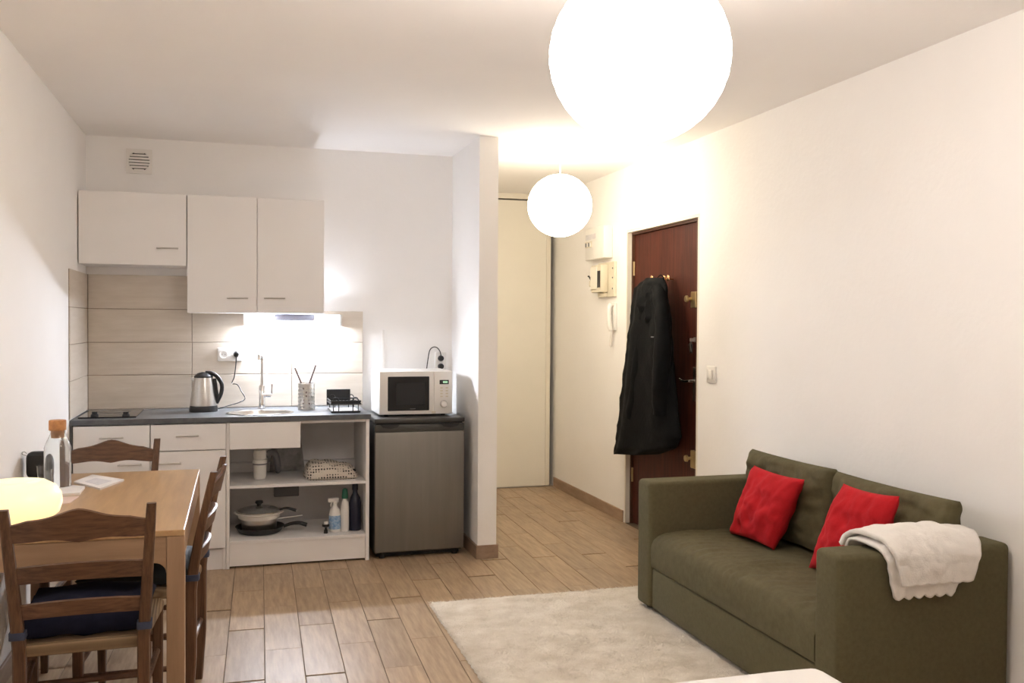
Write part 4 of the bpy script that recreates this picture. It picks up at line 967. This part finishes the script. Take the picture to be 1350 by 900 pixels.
def backcushion(y0, y1, seed, top=0.795):
    b = nb(); hgt = 0.385; pillow(b, y1-y0, hgt, 0.165, 44, 0.0, 0.018, seed, 0.30, 0.03)
    for v in b.verts:                 # tension creases fanning from the corners
        a = v.co.x/(y1-y0)*2; c = v.co.z/hgt*2
        v.co.y += 0.007*math.sin(a*20+c*9+seed)*max(0, c*(1.02-c)*3)*(1-abs(a)*0.6)
    R = Matrix(((0, 1, 0, 0), (1, 0, 0, 0), (0, 0, 1, 0), (0, 0, 0, 1)))
    lean = Matrix.Rotation(math.radians(5), 4, 'Y')
    bmesh.ops.transform(b, matrix=Matrix.Translation((2.485, (y0+y1)/2, top-0.19)) @ lean @ R, verts=b.verts[:])
    bmesh.ops.recalc_face_normals(b, faces=b.faces[:])
    return obj('back_cushion', b, SOFAC, so, True, 70)
backcushion(3.455, 4.140, 2, 0.802); backcushion(2.735, 3.450, 5, 0.795)
for x in (SX0+0.05, SX1-0.05):
    for y in (SY0+0.07, SY1-0.07): b = nb(); cyl(b, 0.022, 0.034 if x > 2.3 else 0.018, (x, y, 0.0 if x > 2.3 else 0.016), n=14); obj('foot', b, BLACK, so, True)
# red cushions, placed from their corners
def redcushion(bl, br, tl_, tr_, seed, label, t=0.115):
    c = (bl+br+tl_+tr_)/4; X = ((br-bl)+(tr_-tl_))/2; Z = ((tl_-bl)+(tr_-br))/2
    w_, h_ = X.length, Z.length; X = X.normalized(); N = Z.cross(X).normalized()
    b = nb(); pillow(b, 1, 1, t, 30, 0, 0.012, seed, 0.36, 0.06)
    for v in b.verts:
        a, e = v.co.x+0.5, v.co.z+0.5
        q = bl*(1-a)*(1-e)+br*a*(1-e)+tl_*(1-a)*e+tr_*a*e
        v.co = q+N*v.co.y-c
    bmesh.ops.recalc_face_normals(b, faces=b.faces[:])
    o = obj('throw_pillow', b, RED, None, True, 80); o.location = c; tag(o, label, 'cushion', 'red cushions on the sofa'); return o
redcushion(at(963, 703, 0, 2.30), at(1020, 725, 0, 2.305), at(994, 613, 0, 2.365), at(1061, 632, 0, 2.36), 1, 'red square cushion leaning on the middle of the sofa back')
redcushion(at(1066, 748, 0, 2.295), at(1150, 772, 0, 2.30), at(1112, 637, 0, 2.365), at(1186, 654, 0, 2.365), 4, 'red square cushion tucked beside the armrest with the white throw')
# white throw over the near armrest
def throw(name, path, xl, xr, hem, parent, seed, th=0.010):
    b = nb(); n = 40; P = spline(path, 8); m = len(P); top = []
    for k, (_, y, z) in enumerate([(0, q.y, q.z) for q in P]):
        s = k/(m-1); row = []
        a = xl[0]+(xl[1]-xl[0])*min(1, s*2) if s < 0.5 else xl[1]+(xl[2]-xl[1])*(s-0.5)*2
        c = xr[0]+(xr[1]-xr[0])*min(1, s*2) if s < 0.5 else xr[1]+(xr[2]-xr[1])*(s-0.5)*2
        for i in range(n+1):
            t = i/n; x = a+(c-a)*t
            wv = noise.noise(Vector((x*9+seed, s*3, seed)))*0.016+noise.noise(Vector((x*24+seed, s*9, seed)))*0.008
            dz = -hem*abs(math.sin(t*PI*6)) if s > 0.97 else 0
            dn = abs(wv)
            if s > 0.6: row.append((x, y-dn, z+dz))
            else: row.append((x, y, z+dn+0.012*math.sin(t*PI)*math.sin(min(1, s*1.6)*PI)))
        top.append(row)
    A = [[b.verts.new(q) for q in r] for r in top]
    for r0_, r1_ in zip(A, A[1:]):
        for i in range(n): b.faces.new((r0_[i], r0_[i+1], r1_[i+1], r1_[i]))
    bmesh.ops.recalc_face_normals(b, faces=b.faces[:])
    o = obj(name, b, THROW, parent, True, 80)
    md_ = o.modifiers.new('thick', 'SOLIDIFY'); md_.thickness = th; md_.offset = 0
    return o
tw = thing('throw_blanket', 'folded white throw with a scalloped hem draped over the near armrest', 'blanket', (2.3, SY0+0.07, AZ))
throw('lower_layer', [(0, 2.845, 0.630), (0, 2.825, 0.660), (0, 2.79, 0.671), (0, 2.72, 0.671), (0, 2.672, 0.664), (0, 2.648, 0.630), (0, 2.646, 0.57), (0, 2.645, 0.505)], (2.10, 2.10, 2.145), (2.38, 2.45, 2.40), 0.014, tw, 3)
throw('upper_layer', [(0, 2.855, 0.640), (0, 2.835, 0.678), (0, 2.79, 0.698), (0, 2.72, 0.698), (0, 2.665, 0.685), (0, 2.632, 0.645), (0, 2.628, 0.60), (0, 2.628, 0.545)], (2.085, 2.12, 2.165), (2.42, 2.52, 2.46), 0.004, tw, 9, 0.016)

# ------------------------------------------------------------------ bed corner in front of the camera
bd = thing('bed', 'corner of a low bed with a smooth white cover in the foreground', 'bed', (0.80, 1.22, 0))
BX0, BX1, BY0, BY1, BZ = 0.10, 1.535, 0.27, 2.185, 0.508
obj('base', box(nb(), BX0+0.03, BX1-0.03, BY0+0.03, BY1-0.03, 0.0, 0.20, 0.01, 2), WHITEIN, bd)
b = nb(); box(b, BX0, BX1, BY0, BY1, 0.201, BZ, 0.055, 6)
bmesh.ops.subdivide_edges(b, edges=[e for e in b.edges if e.calc_length() > 0.3], cuts=12, use_grid_fill=True)
for v in b.verts:
    if v.co.z > 0.4: v.co.z += noise.noise(Vector((v.co.x*3, v.co.y*3, 1)))*0.008
obj('mattress', b, BEDC, bd, True, 60)

# ------------------------------------------------------------------ paper lantern lamps
def lantern(c, R, mat, label, ribs=16):
    t = thing('pendant_lamp', label, 'lamp', (c.x, c.y, H), group='round white paper lantern pendants')
    b = nb(); prof = []; n = ribs*4
    for i in range(n+1):
        a = -PI/2+PI*(0.06+0.88*i/n); bulge = 1+0.006*abs(math.sin(i/4*PI))
        prof.append((R*bulge*math.cos(a), R*0.965*bulge*math.sin(a)))
    lathe(b, prof, (c.x, c.y, c.z), 56); obj('paper_shade', b, mat, t, True, 80)
    top = c.z+R*0.965*math.sin(PI*0.44)
    b = nb(); tube(b, [(c.x, c.y, H-0.02), (c.x, c.y, top-0.03)], 0.0045, 8); obj('cord', b, WPLAST, t, True)
    b = nb(); lathe(b, [(0, 0), (0.05, 0), (0.048, -0.012), (0.02, -0.026), (0, -0.026)], (c.x, c.y, H), 28); obj('ceiling_rose', b, WPLAST, t, True)
    b = nb(); tube(b, [(c.x-R*0.19, c.y, top), (c.x+R*0.19, c.y, top)], 0.002, 6); obj('wire_spreader', b, STEEL, t, True)
NL = Vector((0, 0, CAM_H))+pray(843, 74).normalized()*2.55
lantern(NL, 0.234, SHADE_N, 'large glowing white paper lantern hanging nearest the camera')
FLP = at(738, 271, 1, 5.642)
lantern(FLP, 0.206, SHADE_F, 'smaller-looking glowing white paper lantern over the hallway')
